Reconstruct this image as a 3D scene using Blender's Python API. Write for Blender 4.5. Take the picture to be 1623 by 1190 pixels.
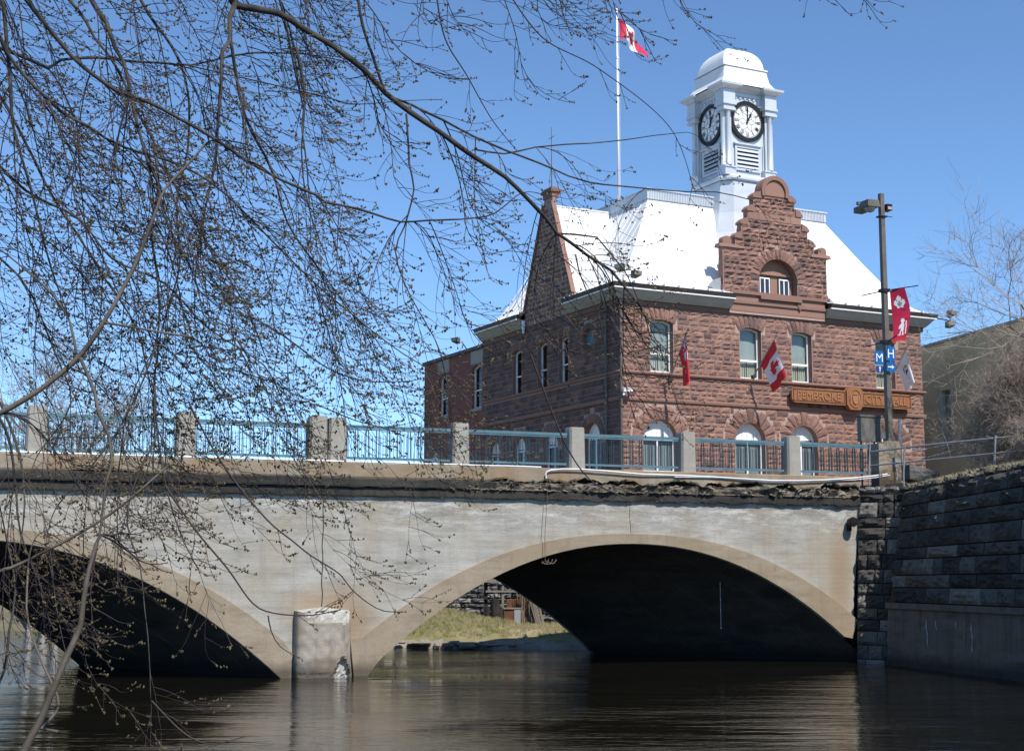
import bpy, math, random
import numpy as np
from mathutils import Vector
from mathutils.geometry import tessellate_polygon
R_=math.radians
for o in list(bpy.data.objects): bpy.data.objects.remove(o)
scene=bpy.context.scene; COL=scene.collection
# ---------------------------------------------------------------- camera
FPX,CXP,CYP,HOR,CAMH=2300.,811.5,595.,905.,2.67
PITCH=math.atan((HOR-CYP)/FPX)
cd=bpy.data.cameras.new('camera'); cam=bpy.data.objects.new('camera',cd); COL.objects.link(cam)
cam.location=(0,0,CAMH); cam.rotation_euler=(math.pi/2+PITCH,0,0)
cd.sensor_width=36; cd.lens=36*FPX/1623; cd.clip_start=.1; cd.clip_end=3000
scene.camera=cam
# ---------------------------------------------------------------- sun, sky, exposure
SUN_AZ,SUN_EL=R_(146.5),R_(52)
to_sun=Vector((math.sin(SUN_AZ)*math.cos(SUN_EL),math.cos(SUN_AZ)*math.cos(SUN_EL),math.sin(SUN_EL)))
sd=bpy.data.lights.new('sun','SUN'); sd.energy=4.7; sd.angle=R_(.53); sd.color=(1,.945,.86)
sun=bpy.data.objects.new('sun',sd); COL.objects.link(sun); sun.rotation_euler=to_sun.to_track_quat('Z','Y').to_euler(); sun.location=(20,-30,60)
w=bpy.data.worlds.new('World'); scene.world=w; w.use_nodes=True
nt=w.node_tree; bg=nt.nodes['Background']; sky=nt.nodes.new('ShaderNodeTexSky'); sky.sky_type='NISHITA'
sky.sun_disc=False; sky.sun_elevation=SUN_EL; sky.sun_rotation=SUN_AZ; sky.air_density=1.0; sky.dust_density=0.0; sky.ozone_density=3.4; sky.altitude=3000
tn=nt.nodes.new('ShaderNodeMix'); tn.data_type='RGBA'; tn.blend_type='MULTIPLY'; tn.inputs[0].default_value=1; nt.links.new(sky.outputs[0],tn.inputs[6]); tn.inputs[7].default_value=(.86,1.0,1.06,1); nt.links.new(tn.outputs[2],bg.inputs[0]); bg.inputs[1].default_value=.148
scene.view_settings.view_transform='Standard'; scene.view_settings.look='None'; scene.view_settings.gamma=1; scene.view_settings.exposure=0.34

# ---------------------------------------------------------------- materials
def lk(nt,a,b): nt.links.new(a,b)
def newmat(name):
    m=bpy.data.materials.new(name); m.use_nodes=True; t=m.node_tree; return m,t,t.nodes['Principled BSDF']
def coords(t,stretch=(1,1,1)):
    tc=t.nodes.new('ShaderNodeTexCoord'); mp=t.nodes.new('ShaderNodeMapping'); mp.inputs['Scale'].default_value=stretch
    lk(t,tc.outputs['Object'],mp.inputs['Vector']); return mp.outputs[0]
def noise(t,v,scale,detail=6,rough=.6):
    n=t.nodes.new('ShaderNodeTexNoise'); n.inputs['Scale'].default_value=scale; n.inputs['Detail'].default_value=detail; n.inputs['Roughness'].default_value=rough
    lk(t,v,n.inputs['Vector']); return n.outputs['Fac']
def ramp(t,fac,stops):
    r=t.nodes.new('ShaderNodeValToRGB'); e=r.color_ramp.elements
    while len(e)<len(stops): e.new(.5)
    for i,(p,c) in enumerate(stops):
        e[i].position=p; e[i].color=(*c,1) if len(c)==3 else c
    lk(t,fac,r.inputs[0]); return r.outputs[0]
def mixc(t,fac,a,b,mode='MIX'):
    n=t.nodes.new('ShaderNodeMix'); n.data_type='RGBA'; n.blend_type=mode
    for s,val in ((0,fac),(6,a),(7,b)):
        if isinstance(val,(int,float)): n.inputs[s].default_value=val
        elif isinstance(val,tuple): n.inputs[s].default_value=(*val,1)
        else: lk(t,val,n.inputs[s])
    return n.outputs[2]
def math_(t,op,a,b=0.,c=0.):
    n=t.nodes.new('ShaderNodeMath'); n.operation=op
    for i,v in enumerate((a,b,c)):
        if isinstance(v,(int,float)): n.inputs[i].default_value=v
        else: lk(t,v,n.inputs[i])
    return n.outputs[0]
def bump(t,p,h,strength=.3,dist=.02):
    b=t.nodes.new('ShaderNodeBump'); b.inputs['Strength'].default_value=strength; b.inputs['Distance'].default_value=dist
    lk(t,h,b.inputs['Height']); lk(t,b.outputs[0],p.inputs['Normal']); return b
def mat(name,stops,scale=3,rough=.8,bs=20,bst=.3,bd=.02,stretch=(1,1,1),tint=None,metal=0,detail=6,spec=.3,k=.74):
    stops=[tuple(x*k for x in s) for s in stops]
    if tint: tint=[(q,tuple(x*k for x in s)) for q,s in tint]
    m,t,p=newmat(name); v=coords(t,stretch)
    if len(stops)==1: c=mixc(t,noise(t,v,scale),tuple(x*.85 for x in stops[0]),tuple(min(1,x*1.12) for x in stops[0]))
    else: c=ramp(t,noise(t,v,scale,detail),[(.3+.4*i/(len(stops)-1),s) for i,s in enumerate(stops)])
    if tint:
        a=t.nodes.new('ShaderNodeAttribute'); a.attribute_name='tint'
        c=mixc(t,.82,c,ramp(t,a.outputs['Fac'],tint))
    lk(t,c,p.inputs['Base Color']); p.inputs['Roughness'].default_value=rough; p.inputs['Metallic'].default_value=metal
    p.inputs['Specular IOR Level'].default_value=spec
    if bst: bump(t,p,noise(t,v,bs,8,.65),bst,bd)
    return m
M={}
SAND=[(0,(.13,.09,.085)),(.2,(.21,.13,.115)),(.5,(.31,.175,.14)),(.8,(.38,.215,.165)),(1,(.45,.26,.20))]
M['sandstone']=mat('red_sandstone',[(.19,.115,.10),(.33,.185,.145),(.42,.245,.19)],1.6,.9,14,.9,.03,tint=SAND)
M['sand_smooth']=mat('dressed_sandstone',[(.31,.17,.13),(.40,.225,.165)],1.1,.85,30,.3,.01,tint=SAND[1:])
M['mortar']=mat('pink_mortar',[(.56,.40,.34),(.46,.32,.27)],5,.95,40,.3)
M['darkstone']=mat('weathered_sandstone',[(.20,.13,.10),(.28,.17,.12)],3,.9,30,.4)
M['brick']=None
def brickmat(name,c1,c2,mort,bw,bh,ms=.008,swap=True):
    m,t,p=newmat(name); tc=t.nodes.new('ShaderNodeTexCoord'); sp=t.nodes.new('ShaderNodeSeparateXYZ'); cb=t.nodes.new('ShaderNodeCombineXYZ')
    lk(t,tc.outputs['Object'],sp.inputs[0])
    if swap: s=math_(t,'ADD',sp.outputs[0],sp.outputs[1])
    lk(t,s,cb.inputs[0]); lk(t,sp.outputs[2],cb.inputs[1])
    b=t.nodes.new('ShaderNodeTexBrick'); lk(t,cb.outputs[0],b.inputs['Vector']); b.inputs['Scale'].default_value=1
    b.inputs['Brick Width'].default_value=bw; b.inputs['Row Height'].default_value=bh; b.inputs['Mortar Size'].default_value=ms
    b.inputs['Color1'].default_value=(*c1,1); b.inputs['Color2'].default_value=(*c2,1); b.inputs['Mortar'].default_value=(*mort,1)
    n=noise(t,tc.outputs['Object'],1.2); c=mixc(t,math_(t,'MULTIPLY',n,.5),b.outputs[0],tuple(x*.5 for x in c1))
    lk(t,c,p.inputs['Base Color']); p.inputs['Roughness'].default_value=.9
    bump(t,p,math_(t,'SUBTRACT',noise(t,tc.outputs['Object'],30),b.outputs['Fac']),.4,.01)
    return m
M['brick']=brickmat('red_brick',(.26,.085,.06),(.20,.065,.05),(.22,.13,.11),.23,.075)
M['roof']=mat('white_painted_roof',[(.70,.71,.73),(.84,.85,.86),(.90,.90,.90)],.5,.42,3,.25,.03,stretch=(1.2,1.2,.35),k=.90)
M['white']=mat('white_paint',[(.80,.81,.82),(.86,.87,.87)],1.5,.4,12,.08,.01,k=.95)
M['silver']=mat('silver_white_paint',[(.60,.65,.72),(.74,.77,.81)],1.0,.35,6,.1,.01,metal=.15,k=.84)
M['fascia']=mat('grey_soffit',[(.42,.42,.38),(.50,.50,.45)],2,.6,20,.1)
M['gutter']=mat('brown_gutter',[(.045,.035,.03),(.075,.055,.045)],4,.5,20,.1)
M['black']=mat('black_paint',[(.012,.012,.014),(.025,.025,.027)],5,.45,30,.1)
M['void']=mat('dark_interior',[(.02,.02,.022),(.03,.03,.03)],5,.9,30,0)
M['blind']=mat('pale_window_blind',[(.45,.48,.44),(.55,.57,.52)],1.2,.9,10,.05,stretch=(6,6,.3))
M['cream']=mat('cream_curtain',[(.60,.58,.48),(.75,.72,.60)],3,.9,10,.1,stretch=(10,10,.2))
M['teal']=mat('teal_rail_paint',[(.09,.19,.24),(.14,.25,.30)],3,.5,40,.15,.005)
M['baluster']=mat('dark_teal_bar_paint',[(.02,.045,.055),(.035,.065,.08)],3,.5,40,.15,.005)
M['pipe']=mat('galvanised_pipe',[(.32,.34,.38),(.45,.47,.5)],6,.45,40,.2,.005,metal=.5)
M['plastic']=mat('white_conduit',[(.7,.7,.72),(.85,.85,.86)],4,.4,30,.05,k=.95)
M['wire']=mat('rusty_wire',[(.10,.07,.05),(.2,.15,.11)],10,.8,30,.1)
M['bronze']=mat('bronze_lamp_post',[(.13,.115,.10),(.20,.175,.15)],3,.5,30,.1)
M['lens']=mat('frosted_lens',[(.45,.40,.34),(.55,.5,.42)],3,.3,30,.05)
M['red']=mat('red_cloth',[(.50,.02,.03),(.66,.04,.05)],2,.75,60,.1,k=.95)
M['magenta']=mat('wine_red_cloth',[(.42,.012,.05),(.50,.02,.07)],2,.7,60,.1,k=.95)
M['whitecloth']=mat('white_cloth',[(.68,.66,.70),(.80,.78,.80)],2,.8,60,.1,k=.95)
M['bluecloth']=mat('blue_cloth',[(.03,.06,.25),(.05,.09,.32)],2,.8,60,.1)
M['yellowcloth']=mat('yellow_green_cloth',[(.45,.42,.04),(.5,.5,.1)],2,.8,60,.1)
M['signblue']=mat('blue_sign',[(.01,.13,.42),(.015,.17,.50)],3,.4,30,.03)
M['signdark']=mat('dark_blue_sign',[(.01,.05,.28),(.015,.07,.34)],3,.4,30,.03)
M['signwhite']=mat('white_sign_letter',[(.75,.8,.85),(.8,.84,.88)],3,.4,30,.03,k=.95)
M['wood']=mat('orange_carved_wood',[(.33,.135,.065),(.40,.17,.08)],2,.6,10,.2,.01,stretch=(.4,2,6))
M['woodedge']=mat('pale_wood_relief',[(.42,.20,.09),(.46,.235,.11)],5,.6,10,.2,.01)
M['tan_conc']=mat('tan_concrete_wall',[(.56,.45,.28),(.66,.54,.35)],.6,.9,12,.3,k=1)
M['bark']=mat('grey_brown_bark',[(.03,.028,.026),(.065,.056,.048),(.12,.105,.09)],9,.9,60,.6,.01)
M['bark_green']=mat('smooth_greenish_bark',[(.06,.05,.04),(.12,.10,.078),(.17,.145,.115)],7,.75,50,.5,.006)
M['twig']=mat('dark_twig',[(.035,.026,.027),(.075,.056,.055)],5,.75,60,.2)
M['bud']=mat('opening_bud',[(.06,.03,.02),(.12,.09,.045),(.24,.21,.09)],22,.8,60,.2)
M['shrubtwig']=mat('pale_dry_twig',[(.30,.24,.20),(.46,.38,.31)],1.5,.9,30,.2)
M['shrubdark']=mat('dark_shrub_stem',[(.07,.055,.05),(.14,.11,.09)],3,.9,30,.3)
M['fartwig']=mat('far_tree_twig',[(.24,.20,.17),(.30,.26,.22)],2,.9,30,0)
M['greystone']=mat('grey_limestone',[(.10,.10,.10),(.20,.20,.20),(.32,.31,.29)],2.2,.9,9,1.0,.05,tint=[(0,(.05,.05,.055)),(.5,(.12,.12,.12)),(.85,(.22,.215,.20)),(1,(.36,.34,.31))])
M['blackstone']=mat('sooty_limestone',[(.05,.049,.047),(.13,.125,.118),(.27,.26,.24)],2.4,.88,7,1.0,.07,tint=[(0,(.035,.032,.029)),(.5,(.11,.10,.086)),(.85,(.22,.20,.17)),(1,(.40,.37,.32))])
M['joint']=mat('dark_joint',[(.02,.02,.02),(.04,.04,.04)],5,.95,30,.2)
M['lime']=mat('bright_rubble',[(.45,.43,.38),(.62,.60,.55)],6,.95,20,.8,.03)
def ground_mat(name,cols,sc,bs,bst,bd):
    return mat(name,cols,sc,.95,bs,bst,bd)
M['grass_dry']=mat('dry_and_green_grass',[(.17,.19,.05),(.30,.27,.12),(.42,.36,.22)],.55,.95,30,.8,.05)
M['far_grass']=mat('far_bank_grass',[(.09,.10,.055),(.15,.145,.085),(.22,.19,.13)],.35,.95,20,.5,.05)
M['brk']=mat('broken_stained_concrete',[(.03,.028,.026),(.05,.046,.04),(.24,.205,.155),(.34,.30,.24)],5,.95,25,1.0,.03,stretch=(.6,1,2.2))
M['grass_green']=mat('fresh_grass',[(.13,.16,.05),(.23,.23,.09),(.34,.30,.17)],1.5,.95,40,.6,.05)
M['straw']=mat('straw_blades',[(.30,.26,.14),(.48,.41,.25)],3,.95,30,.2)
M['blade']=mat('green_blades',[(.14,.18,.05),(.26,.27,.10)],3,.95,30,.2)
M['earth']=mat('bank_earth',[(.16,.13,.09),(.27,.23,.17)],1.2,.95,12,.7,.05)
M['ledge']=mat('bank_rock_ledge',[(.28,.24,.20),(.42,.37,.31)],2,.9,10,.7,.04)
M['asphalt']=mat('asphalt',[(.045,.045,.045),(.06,.06,.06)],4,.9,80,.4,.01)
M['rust']=mat('rusty_brown_sheet',[(.12,.05,.03),(.24,.11,.06)],6,.9,20,.4)
M['oldwood']=mat('weathered_wood',[(.22,.19,.15),(.34,.30,.24)],4,.9,20,.4,stretch=(5,5,.6))
M['darkwood']=mat('charred_wood',[(.02,.018,.016),(.05,.04,.035)],4,.9,20,.6)
M['greysheet']=mat('grey_sheet_metal',[(.30,.33,.36),(.40,.43,.46)],3,.6,20,.1)
M['cabinet']=mat('brown_grey_sheet',[(.15,.15,.13),(.21,.20,.18)],3,.6,20,.1)

def concrete(name,base,dark,pale,tanc,board=True,stain=0,effl=False,rustspot=False,k_=.72):
    base,dark,pale,tanc=[tuple(x*k_ for x in q) for q in (base,dark,pale,tanc)]
    m,t,p=newmat(name); tc=t.nodes.new('ShaderNodeTexCoord'); O=tc.outputs['Object']
    sp=t.nodes.new('ShaderNodeSeparateXYZ'); lk(t,O,sp.inputs[0]); X,Y,Z=sp.outputs
    mp=t.nodes.new('ShaderNodeMapping'); mp.inputs['Scale'].default_value=(.42,.42,1.9); lk(t,O,mp.inputs[0])
    mv=t.nodes.new('ShaderNodeMapping'); mv.inputs['Scale'].default_value=(2.5,2.5,.3); lk(t,O,mv.inputs[0])
    c=ramp(t,noise(t,mp.outputs[0],1.7,8,.62),[(.30,dark),(.46,base),(.60,pale),(.72,tanc)])
    c=mixc(t,math_(t,'MULTIPLY',ramp(t,noise(t,O,.55,5),[(.42,(0,0,0)),(.62,(1,1,1))]),.8),c,tanc)
    c=mixc(t,math_(t,'MULTIPLY',ramp(t,noise(t,mv.outputs[0],1.3,6,.7),[(.50,(0,0,0)),(.72,(1,1,1))]),.5+stain),c,dark)
    c=mixc(t,math_(t,'MULTIPLY',ramp(t,noise(t,O,9,10,.8),[(.55,(0,0,0)),(.72,(1,1,1))]),.55),c,tuple(x*.55 for x in dark))
    wet=t.nodes.new('ShaderNodeMapRange'); wet.inputs[1].default_value=.34; wet.inputs[2].default_value=.02; lk(t,math_(t,'ADD',Z,math_(t,'MULTIPLY',noise(t,O,3.5,6),-.25)),wet.inputs[0])
    c=mixc(t,math_(t,'MULTIPLY',wet.outputs[0],.8),c,tuple(x*.38 for x in dark))
    if effl:   # lime bloom that has leached out under the cornice
        k=math_(t,'MULTIPLY',ramp(t,math_(t,'MULTIPLY_ADD',Z,1/1.6,0),[(0,(0,0,0)),(.25,(0,0,0)),(1,(1,1,1))]),1)
        zz=t.nodes.new('ShaderNodeMapRange'); zz.inputs[1].default_value=3.35; zz.inputs[2].default_value=4.5; lk(t,Z,zz.inputs[0])
        n=ramp(t,noise(t,mp.outputs[0],2.6,10,.72),[(.50,(0,0,0)),(.64,(1,1,1))])
        c=mixc(t,math_(t,'MULTIPLY',math_(t,'MULTIPLY',zz.outputs[0],n),.75),c,(.60,.60,.58))
        n2=ramp(t,noise(t,mp.outputs[0],1.9,12,.85),[(.50,(0,0,0)),(.53,(1,1,1)),(.56,(0,0,0))])
        c=mixc(t,math_(t,'MULTIPLY',math_(t,'MULTIPLY',zz.outputs[0],n2),.75),c,(.12,.115,.11))
    if rustspot:   # brown seepage stain over the pier and on the right-hand end
        for cx,cz,rx,rz in ((0,1.75,1.5,.75),(15.7,2.4,.5,2.0),(.6,1.2,1.1,.9)):
            a=math_(t,'POWER',math_(t,'DIVIDE',math_(t,'SUBTRACT',X,cx),rx),2); b=math_(t,'POWER',math_(t,'DIVIDE',math_(t,'SUBTRACT',Z,cz),rz),2)
            d=math_(t,'ADD',math_(t,'ADD',a,b),math_(t,'MULTIPLY',noise(t,O,2.2,6),.9))
            k=t.nodes.new('ShaderNodeMapRange'); k.inputs[1].default_value=1.35; k.inputs[2].default_value=.35; lk(t,d,k.inputs[0])
            c=mixc(t,math_(t,'MULTIPLY',k.outputs[0],.8),c,(.29,.20,.125))
    lk(t,c,p.inputs['Base Color']); p.inputs['Roughness'].default_value=.9; p.inputs['Specular IOR Level'].default_value=.25
    h=noise(t,O,25,10,.7)
    if board:
        wv=t.nodes.new('ShaderNodeTexWave'); wv.bands_direction='Z'; wv.inputs['Scale'].default_value=2.2; wv.inputs['Distortion'].default_value=.35; wv.inputs['Detail'].default_value=4; lk(t,O,wv.inputs[0])
        h=math_(t,'ADD',h,math_(t,'MULTIPLY',math_(t,'POWER',wv.outputs['Fac'],8),.10))
        h=math_(t,'ADD',h,math_(t,'MULTIPLY',noise(t,mp.outputs[0],5,8,.7),.45))
    bump(t,p,h,.55,.02); return m
M['conc']=concrete('weathered_spandrel_concrete',(.45,.435,.39),(.30,.285,.255),(.55,.535,.49),(.45,.395,.305),effl=True,rustspot=True)
M['ring']=concrete('tan_arch_ring_concrete',(.38,.31,.225),(.25,.205,.15),(.44,.37,.28),(.37,.29,.19),board=False)
M['curb']=concrete('tan_curb_concrete',(.36,.30,.22),(.22,.18,.13),(.42,.37,.29),(.36,.24,.14),board=False,stain=.2)
M['post']=concrete('parapet_post_concrete',(.44,.42,.37),(.34,.32,.28),(.50,.48,.43),(.42,.38,.32),board=False)
M['band']=concrete('black_stained_cornice',(.035,.034,.032),(.014,.014,.014),(.06,.058,.055),(.075,.07,.06),board=False,stain=.3)
M['vault']=concrete('dark_vault_concrete',(.06,.057,.053),(.03,.03,.03),(.095,.09,.085),(.075,.066,.055))  # vault concrete set much darker than the outer faces
M['pier']=concrete('pier_concrete',(.42,.375,.31),(.22,.195,.16),(.50,.46,.39),(.40,.31,.22),board=False,stain=.5)
M['lowconc']=concrete('dark_wall_concrete',(.15,.138,.12),(.08,.074,.066),(.20,.185,.165),(.20,.17,.135),board=False,stain=.3)
m,t,p=newmat('window_glass'); g=t.nodes.new('ShaderNodeBsdfGlossy'); g.inputs['Roughness'].default_value=.03; tr=t.nodes.new('ShaderNodeBsdfTransparent'); tr.inputs[0].default_value=(.8,.86,.86,1)
mx=t.nodes.new('ShaderNodeMixShader'); fr=t.nodes.new('ShaderNodeFresnel'); fr.inputs[0].default_value=1.5
lw=t.nodes.new('ShaderNodeLayerWeight'); lw.inputs[0].default_value=.5; lk(t,math_(t,'MULTIPLY_ADD',math_(t,'POWER',lw.outputs['Facing'],4),.6,.07),mx.inputs[0]); lk(t,tr.outputs[0],mx.inputs[1]); lk(t,g.outputs[0],mx.inputs[2]); lk(t,mx.outputs[0],t.nodes['Material Output'].inputs[0]); M['glass']=m
# water
m,t,p=newmat('river_water'); p.inputs['Base Color'].default_value=(.007,.006,.0035,1); p.inputs['Roughness'].default_value=.04; p.inputs['IOR'].default_value=1.33
tc=t.nodes.new('ShaderNodeTexCoord'); hs=None
for sc,(sx,sy),wt in ((.9,(.5,1.6),1.0),(3.2,(.45,1.5),.40),(11,(.55,1.3),.20)):
    mp=t.nodes.new('ShaderNodeMapping'); mp.inputs['Scale'].default_value=(sx,sy,1); mp.inputs['Rotation'].default_value=(0,0,R_(12)); lk(t,tc.outputs['Object'],mp.inputs[0])
    h=math_(t,'MULTIPLY',noise(t,mp.outputs[0],sc,3,.5),wt); hs=h if hs is None else math_(t,'ADD',hs,h)
pn=t.nodes.new('ShaderNodeMapping'); pn.inputs['Scale'].default_value=(.06,.22,1); lk(t,tc.outputs['Object'],pn.inputs[0])
pk=t.nodes.new('ShaderNodeMapRange'); pk.inputs[1].default_value=.38; pk.inputs[2].default_value=.62; pk.inputs[3].default_value=.18; pk.inputs[4].default_value=1.0; lk(t,noise(t,pn.outputs[0],1.0,5,.6),pk.inputs[0])
b=bump(t,p,math_(t,'MULTIPLY',hs,pk.outputs[0]),.5,.10); M['water']=m

# ---------------------------------------------------------------- frames, things, mesh builder
class Frame:
    def __init__(s,o,ang): s.o=Vector(o); s.ang=ang; s.x=Vector((math.cos(ang),math.sin(ang),0)); s.n=Vector((-math.sin(ang),math.cos(ang),0))
    def w(s,p): return s.o+s.x*p[0]+s.n*p[1]+Vector((0,0,p[2]))
    def loc(s,P): d=Vector(P)-s.o; return (d.dot(s.x),d.dot(s.n),d.z)
FB=Frame((-4.799,37.80,0),R_(21.8))     # bridge: x along the parapet, y away from the camera
FC=Frame((4.502,60,0),R_(26.8))         # city hall: x along the front, y into the building
FW=Frame((0,0,0),0)
ORG={}
def tag(o,label=None,cat=None,group=None,kind=None):
    if label: o['label']=label
    if cat: o['category']=cat
    if group: o['group']=group
    if kind: o['kind']=kind
    return o
def thing(name,label,cat,fr,loc,group=None):
    e=bpy.data.objects.new(name,None); COL.objects.link(e); e.empty_display_size=.3
    e.location=fr.w(loc); e.rotation_euler=(0,0,fr.ang); ORG[e.name]=(fr,loc); return tag(e,label,cat,group)
class MB:
    def __init__(s,tf=None): s.v=[];s.f=[];s.m=[];s.t=[];s.tf=tf
    def add(s,vs,fs,m=0,t=.5):
        b=len(s.v); s.v.extend([s.tf(*p) for p in vs] if s.tf else vs)
        for f in fs: s.f.append([b+i for i in f]); s.m.append(m); s.t.append(t)
    def box(s,x0,x1,y0,y1,z0,z1,m=0,t=.5):
        s.add([(x,y,z) for z in (z0,z1) for y in (y0,y1) for x in (x0,x1)],[(0,2,3,1),(4,5,7,6),(0,1,5,4),(2,6,7,3),(0,4,6,2),(1,3,7,5)],m,t)
    def prism(s,poly,y0,y1,m=0,t=.5,back=True,axis='y'):
        n=len(poly)
        if axis=='y': A=[(x,y0,z) for x,z in poly]; B=[(x,y1,z) for x,z in poly]
        elif axis=='x': A=[(y0,x,z) for x,z in poly]; B=[(y1,x,z) for x,z in poly]
        else: A=[(x,z,y0) for x,z in poly]; B=[(x,z,y1) for x,z in poly]
        tr=[tuple(q) for q in tessellate_polygon([[Vector((x,z,0)) for x,z in poly]])]
        fs=list(tr)+([tuple(i+n for i in q[::-1]) for q in tr] if back else [])+[(i,(i+1)%n,n+(i+1)%n,n+i) for i in range(n)]
        s.add(A+B,fs,m,t)
    def plate(s,outer,holes,y0,rim,m=0,mr=None,t=.5):
        loops=[outer]+holes; flat=[p for l in loops for p in l]
        tr=tessellate_polygon([[Vector((x,z,0)) for x,z in l] for l in loops])
        s.add([(x,y0,z) for x,z in flat],[tuple(q) for q in tr],m,t)
        for l in holes:
            n=len(l); s.add([(x,y0,z) for x,z in l]+[(x,y0+rim,z) for x,z in l],[(i,(i+1)%n,n+(i+1)%n,n+i) for i in range(n)],m if mr is None else mr,t)
    def tube(s,pts,r,n=6,m=0,t=.5,cap=True):
        pts=[Vector(p) for p in pts]; k=len(pts)
        if not hasattr(r,'__len__'): r=[r]*k
        vs=[]; up=Vector((0,0,1)); prev=None
        for i,p in enumerate(pts):
            d=(pts[min(i+1,k-1)]-pts[max(i-1,0)])
            if d.length<1e-9: d=Vector((0,0,1))
            d.normalize()
            if prev is None:
                a=d.cross(up if abs(d.z)<.95 else Vector((1,0,0))).normalized()
            else:
                a=prev-d*prev.dot(d)
                a=a.normalized() if a.length>1e-6 else d.orthogonal().normalized()
            prev=a; b=d.cross(a)
            for j in range(n):
                q=p+(a*math.cos(2*math.pi*j/n)+b*math.sin(2*math.pi*j/n))*r[i]; vs.append((q.x,q.y,q.z))
        fs=[(i*n+j,i*n+(j+1)%n,(i+1)*n+(j+1)%n,(i+1)*n+j) for i in range(k-1) for j in range(n)]
        if cap: fs+=[tuple(range(n))[::-1],tuple((k-1)*n+j for j in range(n))]
        s.add(vs,fs,m,t)
    def lathe(s,prof,c,n=16,m=0,t=.5,axis='z'):
        vs=[];k=len(prof)
        for r,z in prof:
            for j in range(n):
                a=2*math.pi*j/n
                q={'z':(r*math.cos(a),r*math.sin(a),z),'y':(r*math.cos(a),z,r*math.sin(a)),'x':(z,r*math.cos(a),r*math.sin(a))}[axis]
                vs.append((c[0]+q[0],c[1]+q[1],c[2]+q[2]))
        s.add(vs,[(i*n+j,i*n+(j+1)%n,(i+1)*n+(j+1)%n,(i+1)*n+j) for i in range(k-1) for j in range(n)]+[tuple(range(n))[::-1],tuple((k-1)*n+j for j in range(n))],m,t)
    def text(s,st,cx,cz,h,y,d,m=0,width=None,t=.5):
        c=bpy.data.curves.new('tmp','FONT'); c.body=st; c.size=1; c.extrude=.5; c.resolution_u=2; c.align_x='CENTER'
        o=bpy.data.objects.new('tmp',c); COL.objects.link(o); dg=bpy.context.evaluated_depsgraph_get(); me=bpy.data.meshes.new_from_object(o.evaluated_get(dg))
        xs=[v.co.x for v in me.vertices]; ys=[v.co.y for v in me.vertices]; x0,x1,y0,y1=min(xs),max(xs),min(ys),max(ys)
        sz=h/(y1-y0); sx=sz if width is None else width/(x1-x0)
        s.add([(cx+(v.co.x-(x0+x1)/2)*sx, y-d/2-v.co.z*d, cz+(v.co.y-(y0+y1)/2)*sz) for v in me.vertices],[tuple(p.vertices) for p in me.polygons],m,t)
        bpy.data.objects.remove(o); bpy.data.meshes.remove(me); bpy.data.curves.remove(c)
    def build(s,name,mats,parent=None,fr=None,loc=None,smooth=False):
        if parent is not None: fr,loc=ORG[parent.name]
        if loc is None: loc=(0,0,0)
        me=bpy.data.meshes.new(name); V=np.array(s.v,dtype=float)-np.array(loc,dtype=float)
        me.from_pydata(V.tolist(),[],s.f)
        if not isinstance(mats,(list,tuple)): mats=[mats]
        for q in mats: me.materials.append(M[q])
        me.polygons.foreach_set('material_index',s.m)
        a=me.attributes.new('tint','FLOAT','FACE'); a.data.foreach_set('value',[float(x) for x in s.t])
        if smooth: me.polygons.foreach_set('use_smooth',[True]*len(s.f))
        me.update()
        o=bpy.data.objects.new(name,me); COL.objects.link(o)
        if parent is not None: o.parent=parent
        else: o.location=fr.w(loc); o.rotation_euler=(0,0,fr.ang)
        ORG[o.name]=(fr,loc); return o
def arcpts(cx,cz,r,a0,a1,n,rz=None):
    rz=r if rz is None else rz
    return [(cx+r*math.cos(R_(a0+(a1-a0)*i/n)),cz+rz*math.sin(R_(a0+(a1-a0)*i/n))) for i in range(n+1)]
rng=random.Random(7)
def hn(x,y,z):  # cheap smooth noise
    return (math.sin(x*1.7+y*2.3+1.3*math.sin(z*2.9+x))+math.sin(y*3.1-z*1.9+1.7*math.sin(x*2.3))+math.sin(z*2.7+x*1.1+1.1*math.sin(y*1.7)))/3
def subtract(segs,a,b):
    out=[]
    for s0,s1 in segs:
        if b<=s0 or a>=s1: out.append((s0,s1)); continue
        if a>s0: out.append((s0,a))
        if b<s1: out.append((b,s1))
    return out
def rock_row(mb,s0,s1,z0,z1,lr,proud,amp,m,tints,g=.012,d0=0.,nx=5,nz=4):
    s=s0
    while s<s1-1e-4:
        L=rng.uniform(*lr); e=s+L
        if s1-e<lr[0]*.6: e=s1
        rock(mb,s+g/2,e-g/2,z0+g/2,z1-g/2,proud,amp,m,rng.choice(tints) if isinstance(tints,list) else tints(),d0,nx,nz); s=e
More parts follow.
